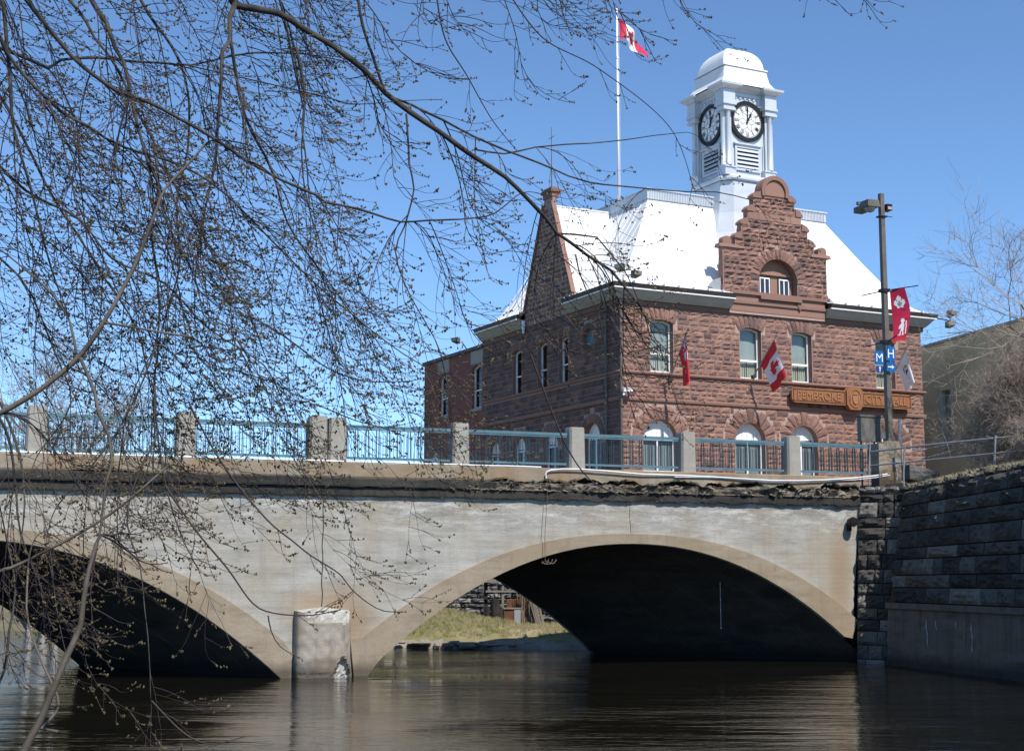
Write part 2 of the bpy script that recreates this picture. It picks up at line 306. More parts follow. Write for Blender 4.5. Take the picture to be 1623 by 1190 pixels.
def rock(mb,a,b,z0,z1,proud,amp,m,t,d0=0.,nx=5,nz=4):
    if b-a<.03: return
    vs=[]; base=proud*rng.uniform(.55,1.15); ph=rng.uniform(0,50)
    tx,tz=rng.uniform(-.3,.3),rng.uniform(-.45,.3)
    for j in range(nz+1):
        for i in range(nx+1):
            u,v=i/nx,j/nz; ed=min(u,1-u)*2,min(v,1-v)*2
            k=min(1,2.2*ed[0])*min(1,2.2*ed[1])
            d=base*(.22+.78*k)+k*amp*(rng.uniform(-.7,.7)+.6*hn(u*3+ph,v*3,ph))+k*base*(tx*(u-.5)+tz*(v-.5))
            vs.append((a+(b-a)*u,d0-d,z0+(z1-z0)*v))
    n=nx+1; fs=[(j*n+i,j*n+i+1,(j+1)*n+i+1,(j+1)*n+i) for j in range(nz) for i in range(nx)]
    rim=[i for i in range(n)]+[(j)*n+nx for j in range(1,nz+1)]+[nz*n+i for i in range(nx-1,-1,-1)]+[j*n for j in range(nz-1,0,-1)]
    B=len(vs); vs+=[(vs[i][0],d0+.005,vs[i][2]) for i in rim]
    k=len(rim); fs+=[(rim[(q+1)%k],rim[q],B+q,B+(q+1)%k) for q in range(k)]
    mb.add(vs,fs,m,t)
def voussoirs(mb,cx,cz,r0,r1,a0,a1,n,proud,m,tints,rz=1.,jag=0.):
    for i in range(n):
        A=R_(a0+(a1-a0)*i/n+.6); B=R_(a0+(a1-a0)*(i+1)/n-.6); ro=r1+(jag if i%2 else 0)
        t=tints(); P=proud*rng.uniform(.8,1.3); N=4; vs=[]
        for j in range(N+1):
            for k in range(N+1):
                a=A+(B-A)*j/N; r=r0+(ro-r0)*k/N; ed=min(j,N-j)>0 and min(k,N-k)>0
                vs.append((cx+r*math.cos(a),-P*(1.0 if ed else .5)-(rng.uniform(-.3,.3)*P if ed else 0),cz+rz*r*math.sin(a)))
        n_=N+1; fs=[(j*n_+k,j*n_+k+1,(j+1)*n_+k+1,(j+1)*n_+k) for j in range(N) for k in range(N)]
        rim=[k for k in range(n_)]+[j*n_+N for j in range(1,n_)]+[N*n_+k for k in range(N-1,-1,-1)]+[j*n_ for j in range(N-1,0,-1)]
        b=len(vs); vs+=[(vs[q][0],.004,vs[q][2]) for q in rim]; kk=len(rim); fs+=[(rim[q],rim[(q+1)%kk],b+(q+1)%kk,b+q) for q in range(kk)]
        mb.add(vs,fs,m,t)
def P(px,py,Y):   # a point a real distance Y ahead of the camera's standpoint
    dx,dy=px-CXP,CYP-py; c,s=math.cos(PITCH),math.sin(PITCH)
    d=Vector((dx,c*FPX-s*dy,s*FPX+c*dy)); return Vector((0,0,CAMH))+d*(Y/d.y)
# ================================================================ setting: water, ground
wm=MB(); wm.add([(-400,-60,0),(400,-60,0),(400,900,0),(-400,900,0)],[(0,1,2,3)]); tag(wm.build('river_water',['water'],fr=FW),kind='structure')
def terrain_h(x,y):
    far=66+.10*(x+20)+1.5*math.sin(x*.21)                      # far shore upstream
    h=-1.2
    d=y-far
    if d>-4: h=max(h,min(-1.2+(d+4)*.42,.5+max(0,d)*.14,5.2))
    nb=10+2*math.sin(x*.3)-max(0,x+3)*3.2                      # bank the photographer's maple stands on
    if y<nb: h=max(h,min(.9,-1.2+(nb-y)*.5))
    return h+(.12*math.sin(x*1.3+y*.7)+.08*math.sin(x*2.7-y*1.9) if h>-.6 else 0)
g=MB(); xs=[-900,-500,-300,-200,-150,-110,-80,-60]+[-50+2*i for i in range(35)]+[24,40,60,100,200,400,900]; ys=[-120,-60,-30,-15]+[-8+2*i for i in range(60)]+[116,130,160,200,300,500,900,1500]
vs=[(x,y,terrain_h(x,y)) for y in ys for x in xs]; n=len(xs)
g.add(vs,[(j*n+i,j*n+i+1,(j+1)*n+i+1,(j+1)*n+i) for j in range(len(ys)-1) for i in range(n-1)]); tag(g.build('ground',['far_grass'],fr=FW,smooth=True),kind='structure')
# raised street level round the city hall, and on the far left bank
pl=MB()
PLT=[(20,8),(17.2,18),(16.6,21),(14.45,31),(13.9,36.2),(12.3,43.4),(11.4,44.5),(8.2,51.2),(2.6,58.3),(-4.6,60.8),(-15,84),(-20,140),(120,140),(120,20)]
pl.prism([(x,y) for x,y in PLT],-1.5,5.32,axis='z'); tag(pl.build('street_ground',['earth'],fr=FW),kind='structure')
pl=MB(); pl.prism([(-80,24),(-24.5,27.4),(-28.5,36.5),(-50,60),(-80,60)],-1.5,5.3,axis='z'); tag(pl.build('bank_ground',['earth'],fr=FW),kind='structure')
pv=MB(); pv.prism([FC.w((a,b,0)).to_tuple()[:2] for a,b in ((-1.2,-1.5),(18,-1.5),(18,-.05),(-1.2,-.05))],5.324,5.45,axis='z'); tag(pv.build('pavement',['post'],fr=FW),kind='structure')

# ================================================================ bridge
W=7.0
T=thing('arch_bridge','pale weathered concrete bridge with low arches, black cornice and blue green railings over the river','bridge',FB,(0,0,0))
def zin(d): return 3.44*(1-(abs(d)/7.8)**2.1)
def zex(d): return 3.71-.0259*abs(d)**2.27
RC,LC=8.8,-8.95
N=36
def intr(c,sgn=1): return [(c+(-7.8+15.6*i/N),zin(-7.8+15.6*i/N)) for i in range(N+1)]
# spandrel wall outline
out=[(-17.6,4.68),(-17.6,-.6)]
out+=[(LC-7.8,-.6)]+[(x,z-.02) for x,z in intr(LC)]+[(LC+7.8,-.6)]
ri=[(x,z) for x,z in intr(RC) if x<15.9]
out+=[(RC-7.8,-.6)]+[(x,z-.02) for x,z in ri]+[(16.05,.75),(16.46,4.68)]
sp_=MB(); sp_.prism(out,0,.45); sp_.build('spandrel_wall',['conc'],T)
# thin construction joint and hairline cracks, set just proud
jt=MB()
for x,z0,z1 in ((-.1,1.72,4.66),(8.75,3.72,4.66)):
    jt=MB()
    pts=[(x+.015*math.sin(7*z)+rng.uniform(-.006,.006),-.003,z) for z in np.linspace(z0,z1,16)]
    jt.tube(pts,.012 if x<0 else .007,4); jt.build('construction_joint',['joint'],T)
for c,lab in ((RC,0),(LC,1)):
    rg=MB(); top=[];bot=[]
    for i in range(N+1):
        d=-7.8+15.6*i/N
        if c>0 and c+d>16.0: break
        zi=zin(d); ze=max(zex(d),zi+.03) if abs(d)<8 else zi
        bot.append((c+d,zi)); top.append((c+d,ze))
    if c>0: bot.append((16.02,.70)); top.append((16.2,1.25))
    # thicken the haunches: the ring's outer edge runs on beside the springing
    L=[(c-8.15,.95 if c>0 else .55),(c-8.0,-.4)] ; Rr=[] if c>0 else [(c+7.95,-.4),(c+8.1,.6)]
    poly=top[::-1]+L+bot[1:]+Rr
    poly=[p for k,p in enumerate(poly) if k==0 or (abs(p[0]-poly[k-1][0])+abs(p[1]-poly[k-1][1]))>1e-4]
    rg.prism(poly,-.085,0.1); rg.build('arch_ring',['ring'],T)
    vb=MB(); sh=5.7 if c>0 else 4.2; K=10; vv=[]
    for k in range(K+1):
        s=k/K; vv.append((c-7.8-sh*s,.02+(W-.02)*s,-.8))
        for i in range(N+1):
            d=-7.8+15.6*i/N
            vv.append((c+d-sh*s,.02+(W-.02)*s,zin(d)-.025))
        vv.append((c+7.8-sh*s,.02+(W-.02)*s,-.8))
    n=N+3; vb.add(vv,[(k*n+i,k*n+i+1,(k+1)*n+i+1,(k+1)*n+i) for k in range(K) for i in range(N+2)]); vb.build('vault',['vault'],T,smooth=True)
    rb=MB()
    for k in (0.12,.35,.6,.85):     # formwork ribs left in the soffit
        rb.tube([(c-7.6+15.2*i/24-sh*k,W*k,zin(-7.6+15.2*i/24)+.01) for i in range(25)],.035,4)
    rb.build('soffit_rib',['vault'],T)
# far face
fo=[(-17.6,5.0),(-17.6,-.6)]
def farc(c,sh): return [(c-sh+(-7.8+15.6*i/N),max(zin(-7.8+15.6*i/N),-.6 if i in(0,N) else 0)) for i in range(N+1)]
a=farc(LC,4.2); b=farc(RC,5.7)
a=[p for p in a if p[0]>-17.5]
fo=[(-17.6,5.45),(-17.6,a[0][1])]+a+[(a[-1][0],-.6),(b[0][0],-.6)]+b+[(16.3,-.6),(16.3,5.45)]
fw_=MB(); fw_.prism(fo,W,W+.3); fw_.build('rear_wall',['conc'],T)
dk=MB(); dk.box(-17.6,16.45,.35,W+.0,4.9,5.40); dk.build('road_deck',['asphalt'],T)
kb=MB(); kb.box(-17.6,16.3,W-.25,W+.35,5.42,5.62); kb.build('rear_kerb',['post'],T)
# cornice: two stepped courses, broken away towards the right
def broken(u): return max(0,min(1,(u-2.5)/6))
for z0,z1,y0,nm in ((4.62,4.86,-.10,'cornice'),(4.86,5.10,-.17,'cornice')):
    c=MB(); U=np.arange(-17.6,16.46,.07); vs=[]
    prof=[(.3,z0),(y0+.01,z0),(y0,z0+.03),(y0,z1-.05),(y0+.02,z1-.01),(.3,z1)]
    for u_ in U:
        br=broken(u_); r1=rng.uniform(-1,1)
        for k,(y,z) in enumerate(prof):
            if 0<k<5:
                y+=br*(.10+.13*hn(u_*1.3,z*4,2)+.08*hn(u_*5,z*9,2)+.03*r1) if z0>4.8 else br*.03*hn(u_*2,z*3,1)
                z+=(.012+br*.035)*hn(u_*3.1,k,5)+rng.uniform(-.006,.006)*(1+2*br)
            vs.append((float(u_),min(y,.28),z))
    n=len(prof); c.add(vs,[(i*n+j,i*n+j+1,(i+1)*n+j+1,(i+1)*n+j) for i in range(len(U)-1) for j in range(n-1)]+[tuple(range(n))])
    if z0>4.8:
        nn_=len(prof)-1
        for k in range(len(c.f)-1):
            u_=float(U[k//nn_])
            if broken(u_)+.35*hn(u_*2.1,k%nn_,1)>.42: c.m[k]=1
    c.build(nm,['band','brk'],T)
# loose pale chips and spalls still sitting on the broken ledge
ch=MB()
for _ in range(300):
    u_=rng.uniform(3.2,16.3); 
    if hn(u_*1.1,3,1)+rng.uniform(-.5,.5)<-.1: continue
    s=rng.uniform(.012,.045); z=4.875 if rng.random()<.45 else rng.uniform(4.9,5.14); y=-.15-(.0 if z<4.88 else rng.uniform(-.03,.04)); L=s*rng.uniform(.8,3.5); ti=rng.uniform(-.5,.5)*L
    q=[rng.uniform(-.3,.3)*s for _ in range(12)]
    ch.add([(u_-L,y-s*.5+q[0],z-s*.4-ti),(u_+L*.7,y-s*.6+q[1],z-s*.4+ti),(u_+L,y+s,z+ti+q[2]),(u_-L*.6,y+s,z-ti),(u_-L*.6,y+q[3],z+s*rng.uniform(.2,.8)-ti),(u_+L*.4,y+.3*s+q[4],z+s*rng.uniform(.2,.9)+ti)],[(0,1,5,4),(1,2,5),(2,3,4,5),(3,0,4),(0,3,2,1)],rng.choice([0,2,2,2,2,2]))
U=np.arange(2.8,16.4,.05); 
for i in range(len(U)-1):
    u0,u1=float(U[i]),float(U[i+1]); e=[.05+.06*max(-.6,hn(x*2.3,7,2))+.02*hn(x*9,1,1) for x in (u0,u1)]
    if hn(u0*1.7,2,9)+.25*hn(u0*6,1,1)>-.12: ch.add([(u0,-.115-e[0]*.3,4.868),(u1,-.115-e[1]*.3,4.868),(u1,-.02,4.872),(u0,-.02,4.872),(u0,-.117-e[0]*.3,4.852),(u1,-.117-e[1]*.3,4.852)],[(0,1,2,3),(4,5,1,0)],1)
tag(ch.build('broken_concrete',['curb','curb','brk'],T),kind='stuff')
# curb beam with a ragged lower edge
c=MB(); U=np.arange(-17.6,16.46,.06); vs=[]
for u_ in U:
    br=broken(u_); low=5.085+br*(.09+.11*hn(u_*2.1,1,3)+.05*hn(u_*7,2,8)+rng.uniform(-.02,.02)); low=max(5.07,low)
    if -7<u_<-4.4: low=5.085+.05*max(0,math.sin((u_+7)*1.2))*(1+.4*hn(u_*9,0,0))
    vs+=[(float(u_),.3,low),(float(u_),-.09+br*.05*hn(u_*3,4,4),low),(float(u_),-.11,low+.05),(float(u_),-.11,5.47),(float(u_),-.08,5.49),(float(u_),.45,5.49)]
c.add(vs,[(i*6+j,i*6+j+1,(i+1)*6+j+1,(i+1)*6+j) for i in range(len(U)-1) for j in range(5)]+[tuple(range(6))]); c.build('curb_beam',['curb'],T)
# posts
PU=[-14.45,-10.85,-7.26,-3.66,-.26,.26,3.69,7.14,10.66,14.21]
def post(u_,w2=.245,top=6.66):
    b=MB(); z0=5.49; zz=[z0,6.0,top-.06,top-.01,top]; ww=[w2,w2*.97,w2*.93,w2*.88,w2*.80]; vs=[]
    for z,w_ in zip(zz,ww):
        f=w_/w2
        vs+=[(u_-w_,.03-.0*f,z),(u_-w_*.8,-.04,z),(u_+w_*.8,-.04,z),(u_+w_,.03,z),(u_+w_,.37*f+.0,z),(u_-w_,.37*f,z)]
    b.add(vs,[(k*6+j,k*6+(j+1)%6,(k+1)*6+(j+1)%6,(k+1)*6+j) for k in range(len(zz)-1) for j in range(6)]+[tuple(24+j for j in range(6))])
    b.build('parapet_post',['post'],T)
for u_ in PU: post(u_,.245 if abs(u_)>1 else .25,6.66+(.03 if u_==-.26 else 0))
# railing bays
EDG=[(-14.2,-11.1),(-10.6,-7.51),(-7.01,-3.91),(-3.41,-.52),(.52,3.44),(3.94,6.89),(7.39,10.41),(10.91,13.96),(14.46,17.0)]
for a,b in EDG:
    r=MB(); r.box(a,b,.14,.22,6.42,6.50); r.box(a,b,.15,.21,6.375,6.405); R0=r.build('railing_panel',['teal'],T)
    q=MB(); q.box(a,b,.15,.21,5.60,5.66); q.build('bottom_rail',['teal'],R0)
    q=MB(); n=max(1,round((b-a)/.295)); st=(b-a)/n
    for i in range(n+1):
        x=a+st*i
        for dx in (-.035,.035):
            if a<=x+dx<=b: q.box(x+dx-.010,x+dx+.010,.165,.195,5.66,6.375)
        if i<n:
            for k in (1,2,3):
                xx=x+st*k/4; q.box(xx-.0055,xx+.0055,.174,.186,5.66,6.24)
    q.build('baluster_row',['baluster'],R0)
# cutwater on the pier, top broken off and a hole knocked in its foot
pc=MB(); nA,nZ=30,34; vs=[]
for j in range(nZ+1):
    z=-.5+2.2*j/nZ
    for i in range(nA+1):
        a=math.pi*i/nA; u_=-.10-.72*math.cos(a)*1.0; d=.50*math.sin(a)**.42 if 0<i<nA else 0
        top=1.70-.0*u_
        zz=z; 
        if j==nZ: zz=1.68+.04*hn(u_*6,0,1)
        edge=max(0,(z-1.38)/.32)
        if u_>-.55: d-=edge*(.10+.10*max(0,hn(u_*4,z*5,1)))+edge*.05*rng.uniform(-1,1)
        hx,hz=(u_-.36)/.26,(z-.0)/.62+.15
        hole=max(0,1-(abs(hx)**1.3+max(0,hz)**1.5)) if u_>-.1 else 0
        if hole>0: d-=min(.16,hole*.55)+.03*rng.uniform(-1,1)
        if z<.12: d-=.03*rng.random()
        vs.append((u_,-max(d+.012*hn(u_*9,z*6,1)*(1 if 0<i<nA else 0),.0),zz))
n=nA+1; pc.add(vs,[(j*n+i,j*n+i+1,(j+1)*n+i+1,(j+1)*n+i) for j in range(nZ) for i in range(nA)])
b=len(pc.v); pc.v.append((-.1,0.0,1.76)); 
for i in range(nA): pc.f.append([nZ*n+i,nZ*n+i+1,b]); pc.m.append(1); pc.t.append(.5)
for k,f in enumerate(pc.f[:nZ*nA]):
    j,i=divmod(k,nA); z=-.5+2.2*(j+.5)/nZ; u_=-.10-.72*math.cos(math.pi*(i+.5)/nA)
    if (z>1.40+.12*hn(u_*5,1,1)+.18*max(0,-u_-.2) and u_>-.62) or (u_>-.1 and 1-(abs((u_-.36)/.26)**1.3+max(0,z/.62+.15)**1.5)>.12) : pc.m[k]=1
pc.build('pier_cutwater',['pier','lime'],T)
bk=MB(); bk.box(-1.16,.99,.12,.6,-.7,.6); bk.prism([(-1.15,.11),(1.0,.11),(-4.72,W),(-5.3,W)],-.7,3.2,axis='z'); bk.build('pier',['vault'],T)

# white conduit lying on the curb and its sagging loose end, wire and hook, outlet fitting, lamp under arch
mb=MB(); mb.tube([(-17.5+i*.5,-.085,5.512+.004*math.sin(i*1.7)) for i in range(48)],.022,6)
tag(mb.build('conduit',['plastic'],fr=FB,loc=(-5,0,5.5)),'thin white conduit lying straight along the curb top left of the loose hose','conduit')
s=[(6.12,5.20),(6.10,5.30),(6.13,5.38),(6.25,5.43),(6.6,5.47),(7.2,5.475),(7.9,5.45),(8.6,5.41),(9.1,5.385),(10,5.385),(11.2,5.37),(12.4,5.33),(13.3,5.305),(14.2,5.32),(15.1,5.36),(16.1,5.44),(16.9,5.53),(17.4,5.6)]
mb=MB(); mb.tube([(x,-.17-.02*math.sin(x),z) for x,z in s],.020,7); mb.tube([(x+.1,-.15,z-.035-.02*math.sin(x*2)) for x,z in s[9:]],.012,5)
tag(mb.build('hose',['plastic'],fr=FB,loc=(8,0,5.4)),'loose white hose sagging over the broken cornice with a bent left end','hose')
mb=MB(); mb.tube([(6.13+.02*math.sin(z*3)-.035*(5.2-z)*.9,-.19,z) for z in np.linspace(5.2,2.95,20)],.008,5)
for dx in (.0,.12,.22): mb.tube([(5.98+dx*.6,-.19,2.95),(6.05+dx,-.20,2.86+.02*dx),(6.13+dx,-.19,2.90),(6.17+dx,-.19,3.0)],.012,5)
mb.tube([(5.95,-.19,2.9),(6.1,-.2,2.86),(6.3,-.2,2.88),(6.4,-.19,2.97)],.014,5)
tag(mb.build('hanging_wire',['wire'],fr=FB,loc=(6,0,4)),'thin rusty wire hanging down the bridge face with a hook end at the arch','wire')
E0=thing('floodlight','small black round floodlight fixed near the right end of the bridge face','floodlight',FB,(16.03,0,4.1))
mb=MB(); mb.lathe([(.02,-.34),(.13,-.33),(.15,-.28),(.12,-.1),(.06,-.03)],(16.03,0,4.13),14,axis='y'); mb.build('lamp_head',['black'],E0)
mb=MB(); mb.box(15.97,16.07,-.12,0,3.86,4.05); mb.tube([(16.0,-.1,3.95),(15.93,-.22,4.0),(15.98,-.3,4.06)],.018,6); mb.build('bracket',['black'],E0)
mb=MB(); mb.tube([(12.3,1.2,2.55),(12.3,1.2,1.0)],.006,4); mb.box(12.24,12.36,1.15,1.25,2.5,2.58)
tag(mb.build('hanging_cable',['plastic'],fr=FB,loc=(12.3,1.2,2)),'thin pale cable dangling straight down inside the dark right arch','cable')

# ================================================================ stone walls of the banks
def ruled(F0,F1,T0,T1):
    F0,F1,T0,T1=map(Vector,(F0,F1,T0,T1)); L=(F1-F0).length; Hh=((T0-F0).length)
    nn=(F1-F0).cross(T0-F0).normalized()
    def tf(s,d,z):
        a=F0+(F1-F0)*(s/L); b=T0+(T1-T0)*(s/L); q=a+(b-a)*(z/Hh)-nn*(-d) ; return (q.x,q.y,q.z)
    return tf,L,Hh,nn
def stonewall(name,label,quads,base_mat,stone_mat,rowh,lr,proud,amp,tfn,lower=None,flip=1):
    mb=MB()
    for (F0,F1,T0,T1,zs) in quads:
        tf,L,Hh,nn=ruled(F0,F1,T0,T1)
        mb.tf=(lambda tf: (lambda s,d,z: tf(s,d*flip,z)))(tf)
        mb.add([(L*i/24,.07,Hh*j/12) for j in range(13) for i in range(25)],[(j*25+i,j*25+i+1,(j+1)*25+i+1,(j+1)*25+i) for j in range(12) for i in range(24)],1)
        z=zs; k=0
        while z<Hh-.05:
            h=min(rng.uniform(*rowh),Hh-z)
            if Hh-z-h<.15: h=Hh-z
            off=rng.uniform(-.9,0)*lr[0]
            rock_row(mb,0,L,z,z+h,lr,proud,amp,0,tfn,g=.03,nx=6,nz=5); z+=h
    o=mb.build(name,[stone_mat,base_mat],fr=FW,loc=(quads[0][0][0],quads[0][0][1],0)); tag(o,label,'wall'); return o
dk=lambda: rng.choice([.1,.3,.3,.45,.5,.6,.75,.9])
# downstream retaining wall on the right
A=(10.9,42.6); Bq=(16.3,22.1)
def lerp(a,b,t): return tuple(x+(y-x)*t for x,y in zip(a,b))
F0=(A[0],A[1],1.78);F1=(Bq[0],Bq[1],1.78);T0=(11.65,43.3,5.0);T1=(16.42,21.16,5.9)
RW=thing('retaining_wall','dark sooty stone retaining wall on a concrete base right of the bridge','wall',FW,(A[0],A[1],0))
mb=MB(); tf,L,Hh,nn=ruled((A[0]+.12,A[1]+.05,1.78),(Bq[0]+.12,Bq[1],1.78),T0,T1); mb.tf=tf
mb.add([(0,.02,0),(L,.02,0),(L,.02,Hh),(0,.02,Hh)],[(0,1,2,3)],1)
z=0
sgn=1 if nn.x>0 else -1
mb.tf=lambda s,d,z: tf(s,d*sgn,z)
mb.v=[];mb.f=[];mb.m=[];mb.t=[]
mb.add([(L*i/70,.07,Hh*j/12) for j in range(13) for i in range(71)],[(j*71+i,j*71+i+1,(j+1)*71+i+1,(j+1)*71+i) for j in range(12) for i in range(70)],1)
for h in (.44,.36,.47,.33,.50,.42,.38,.45,.4):
    if z>=Hh-.1: break
    h=min(h,Hh-z); rock_row(mb,0,L,z,z+h,(.45,1.6),.16,.10,0,dk,g=.035,nx=11,nz=6); z+=h
mb.build('stone_courses',['blackstone','joint'],RW)
mb=MB(); tf2,L2,H2,n2=ruled((A[0]-.1,A[1],-.6),(Bq[0]-.1,Bq[1],-.6),(A[0],A[1],1.6),(Bq[0],Bq[1],1.6)); sg2=1 if n2.x>0 else -1
mb.tf=lambda s,d,z: tf2(s,d*sg2,z)
NS=60; vs=[]
for i in range(NS+1):
    for j in range(14): vs.append((L2*i/NS,-.015*hn(i*.5,j*.7,1)-rng.uniform(0,.012),H2*j/13))
mb.add(vs,[(i*14+j,(i+1)*14+j,(i+1)*14+j+1,i*14+j+1) for i in range(NS) for j in range(13)])
mb.add([(0,0,0),(0,.6,0),(0,.6,H2),(0,0,H2)],[(0,1,2,3)])
mb.add([(0,0,H2),(L2,0,H2),(L2,-.09,H2+.01),(0,-.09,H2+.01)],[(0,1,2,3)]); mb.add([(0,-.09,H2+.01),(L2,-.09,H2+.01),(L2,-.09,H2+.17),(0,-.09,H2+.17)],[(0,1,2,3)]); mb.add([(0,-.09,H2+.17),(L2,-.09,H2+.17),(L2,.3,H2+.18),(0,.3,H2+.18)],[(0,1,2,3)],1)
mb.add([(0,-.09,H2),(0,.3,H2),(0,.3,H2+.18),(0,-.09,H2+.17)],[(0,1,2,3)])
mb.build('concrete_base',['lowconc','curb'],RW)
mb=MB(); mb.tf=lambda s,d,z: tf2(s,d*sg2,z)
def splash(s,z0,z1,w):
    pts=[(s+.03*hn(z*4,s,1)*3,-.022,z) for z in np.linspace(z0,z1,12)]; ww=[w*(.4+.9*rng.random()) for _ in pts]
    vs=[(p[0]-q,-.024,p[2]) for p,q in zip(pts,ww)]+[(p[0]+q,-.024,p[2]) for p,q in zip(pts,ww)]
    n=len(pts); mb.add(vs,[(i,i+1,n+i+1,n+i) for i in range(n-1)])
for s,z0,z1,w in ((2.2,1.2,1.95,.035),(2.7,1.7,1.95,.03),(3.6,1.75,1.95,.025),(4.05,1.5,1.95,.015),(4.4,1.2,1.9,.04)): splash(s,z0,z1,w)
mb.build('lime_streak',['greysheet'],RW)
# abutment quoins between bridge and retaining wall
a0=(10.25,43.75);a1=(10.9,42.6)
o=stonewall('abutment','dark rough stone abutment column between the bridge face and the retaining wall',[((10.15,43.5,-.5),(10.9,42.6,-.5),(10.46,43.9,4.95),(11.65,43.3,4.95),.0)],'joint','blackstone',(.30,.48),(.22,.85),.10,.07,lambda: rng.choice([.05,.15,.3,.4,.55,.7,.9]),flip=-1)
# cap stones and rubble on top
mb=MB()
def boulder(mb,c,sx,sy,sz,m=0,t=.5,rot=0.):
    vs=[];ph=rng.uniform(0,9)
    for j in range(5):
        th=math.pi*j/4
        for i in range(8):
            a=2*math.pi*i/8; k=1+.22*hn(i*1.3+ph,j*2+ph,ph)
            x=sx*math.sin(th)*math.cos(a)*k; y=sy*math.sin(th)*math.sin(a)*k; z=sz*math.cos(th)*k
            x=max(-sx*.8,min(sx*.8,x)); z=max(-sz*.75,min(sz*.75,z))
            vs.append((c[0]+x*math.cos(rot)-y*math.sin(rot),c[1]+x*math.sin(rot)+y*math.cos(rot),c[2]+z))
    mb.add(vs,[(j*8+i,j*8+(i+1)%8,(j+1)*8+(i+1)%8,(j+1)*8+i) for j in range(4) for i in range(8)],m,t)
for i in range(62):
    s=i/61; x=T0[0]+(T1[0]-T0[0])*s; y=T0[1]+(T1[1]-T0[1])*s; z=5.05+.9*s
    boulder(mb,(x+rng.uniform(0,.25),y,z+.03),.16,rng.uniform(.2,.34),rng.uniform(.09,.14),0,dk(),-.2)
for i in range(16): boulder(mb,(10.5+1.3*i/15,43.95-.6*i/15+rng.uniform(-.03,.05),5.06+rng.uniform(0,.06)),rng.uniform(.12,.2),.16,rng.uniform(.06,.13),0,rng.choice([.6,.9,1]),-.4)
for i in range(150):
    s=rng.random(); x=T0[0]+(T1[0]-T0[0])*s+rng.uniform(.1,.9); y=T0[1]+(T1[1]-T0[1])*s; boulder(mb,(x,y,5.15+.85*s+rng.uniform(0,.08)),rng.uniform(.05,.2),rng.uniform(.05,.2),rng.uniform(.04,.1),0,dk())
tag(mb.build('rubble',['blackstone'],fr=FW,loc=(12,40,5.1)),kind='stuff')
# rising soil behind the wall top
mb=MB(); n=16; vs=[]
for i in range(n):
    s=1.8*i/(n-1); x=11.75+(14.35-11.75)*s; y=43.3+(31-43.3)*s
    for k,(dx,dz) in enumerate(((0,-.02),(.25,.10),(.7,.22),(1.6,.30),(4,.35))): vs.append((x+dx,y+dx*.1,5.0+.5*s+dz*(.4+.9*s)+.04*hn(x*3,y*3,k)))
mb.add(vs,[(i*5+k,i*5+k+1,(i+1)*5+k+1,(i+1)*5+k) for i in range(n-1) for k in range(4)]); tag(mb.build('soil_slope',['earth'],fr=FW,loc=(12,40,5)),kind='structure')
def tufts(mb,spots,h,m,nb=9,lean=.5):
    for (x,y,z) in spots:
        for _ in range(nb):
            a=rng.uniform(0,6.28); r=rng.uniform(0,.09); hh=h*rng.uniform(.5,1.2); l=rng.uniform(0,lean)*hh; w_=.006+.006*rng.random(); b=rng.uniform(0,6.28)
            x0,y0=x+r*math.cos(a),y+r*math.sin(a)
            mb.add([(x0-w_,y0,z-.02),(x0+w_,y0,z-.02),(x0+l*math.cos(b)*.5,y0+l*math.sin(b)*.5,z+hh*.6),(x0+l*math.cos(b),y0+l*math.sin(b),z+hh*.9)],[(0,1,2),(0,2,3)],m)
mb=MB(); S=[]
for _ in range(900):
    s=rng.random(); k=rng.random()**1.5*2.2; S.append((11.75+2.6*s+k,43.3-12.3*s,5.08+.5*s+min(.3,k*.25)))
tufts(mb,S,.16,0,8,1.0); tag(mb.build('dry_grass',['straw'],fr=FW,loc=(12,40,5.2)),kind='stuff')
# upstream stone wall holding the street, seen through the arch
gm=lambda: rng.choice([.1,.3,.5,.5,.7,.85,1,1])
stonewall('river_wall','rough light grey stone river wall seen through the right arch behind the grass bank',
  [((-14.9,83.6,-.4),(-4.8,60.5,-.4),(-15,84,5.3),(-4.9,60.7,5.3),.0),((-4.8,60.5,-.4),(2.4,58.0,-.4),(-4.7,60.8,5.3),(2.5,58.3,5.3),.0),((2.4,58.0,-.4),(8.1,50.9,-.4),(2.55,58.3,5.3),(8.25,51.2,5.3),.0)],'joint','greystone',(.16,.34),(.22,.75),.10,.09,gm,flip=-1)
# grass bank in front of it
bk=MB(); NX,NY=60,40; vs=[]
BX0,BX1=-9.5,6.2
def bank_h(x,y):
    edge=51.3+.16*(-x)*.6+(.35*math.sin(x*1.1)+.15*math.sin(x*3.1)) - (0.9 if x>-1 else 0)*min(1,(x+1)/3 if x>-1 else 0)
    if x>3.2: edge+= (x-3.2)*1.2
    d=y-edge; h=-.6 if d<0 else min(.12+.22*min(d,1)+.16*max(0,d-1),max(.58,min(1.12,.75-.16*(x+.5))))
    if -.25<d<0: h=-.6+.76*(d+.25)/.25
    return h+(.05*hn(x*2,y*2,1)+.03*hn(x*6,y*6,2) if h>0 else 0)
for j in range(NY+1):
    for i in range(NX+1):
        x=BX0+(BX1-BX0)*i/NX; y=50+(62-50)*j/NY; vs.append((x,y,bank_h(x,y)))
n=NX+1; bk.add(vs,[(j*n+i,j*n+i+1,(j+1)*n+i+1,(j+1)*n+i) for j in range(NY) for i in range(NX)]); 
for k,f in enumerate(bk.f):
    z=sum(bk.v[i][2] for i in f)/4; x,y=bk.v[f[0]][:2]
    bk.m[k]=2 if z<.24+.08*hn(x*2,y*2,3) else (1 if (x<-.8+.8*hn(x,y,2) and z>.55+.15*hn(x*1.3,y*1.3,4)) else 0)
tag(bk.build('bank_slope',['grass_dry','grass_green','ledge'],fr=FW,loc=(-2,54,0),smooth=True),kind='structure')
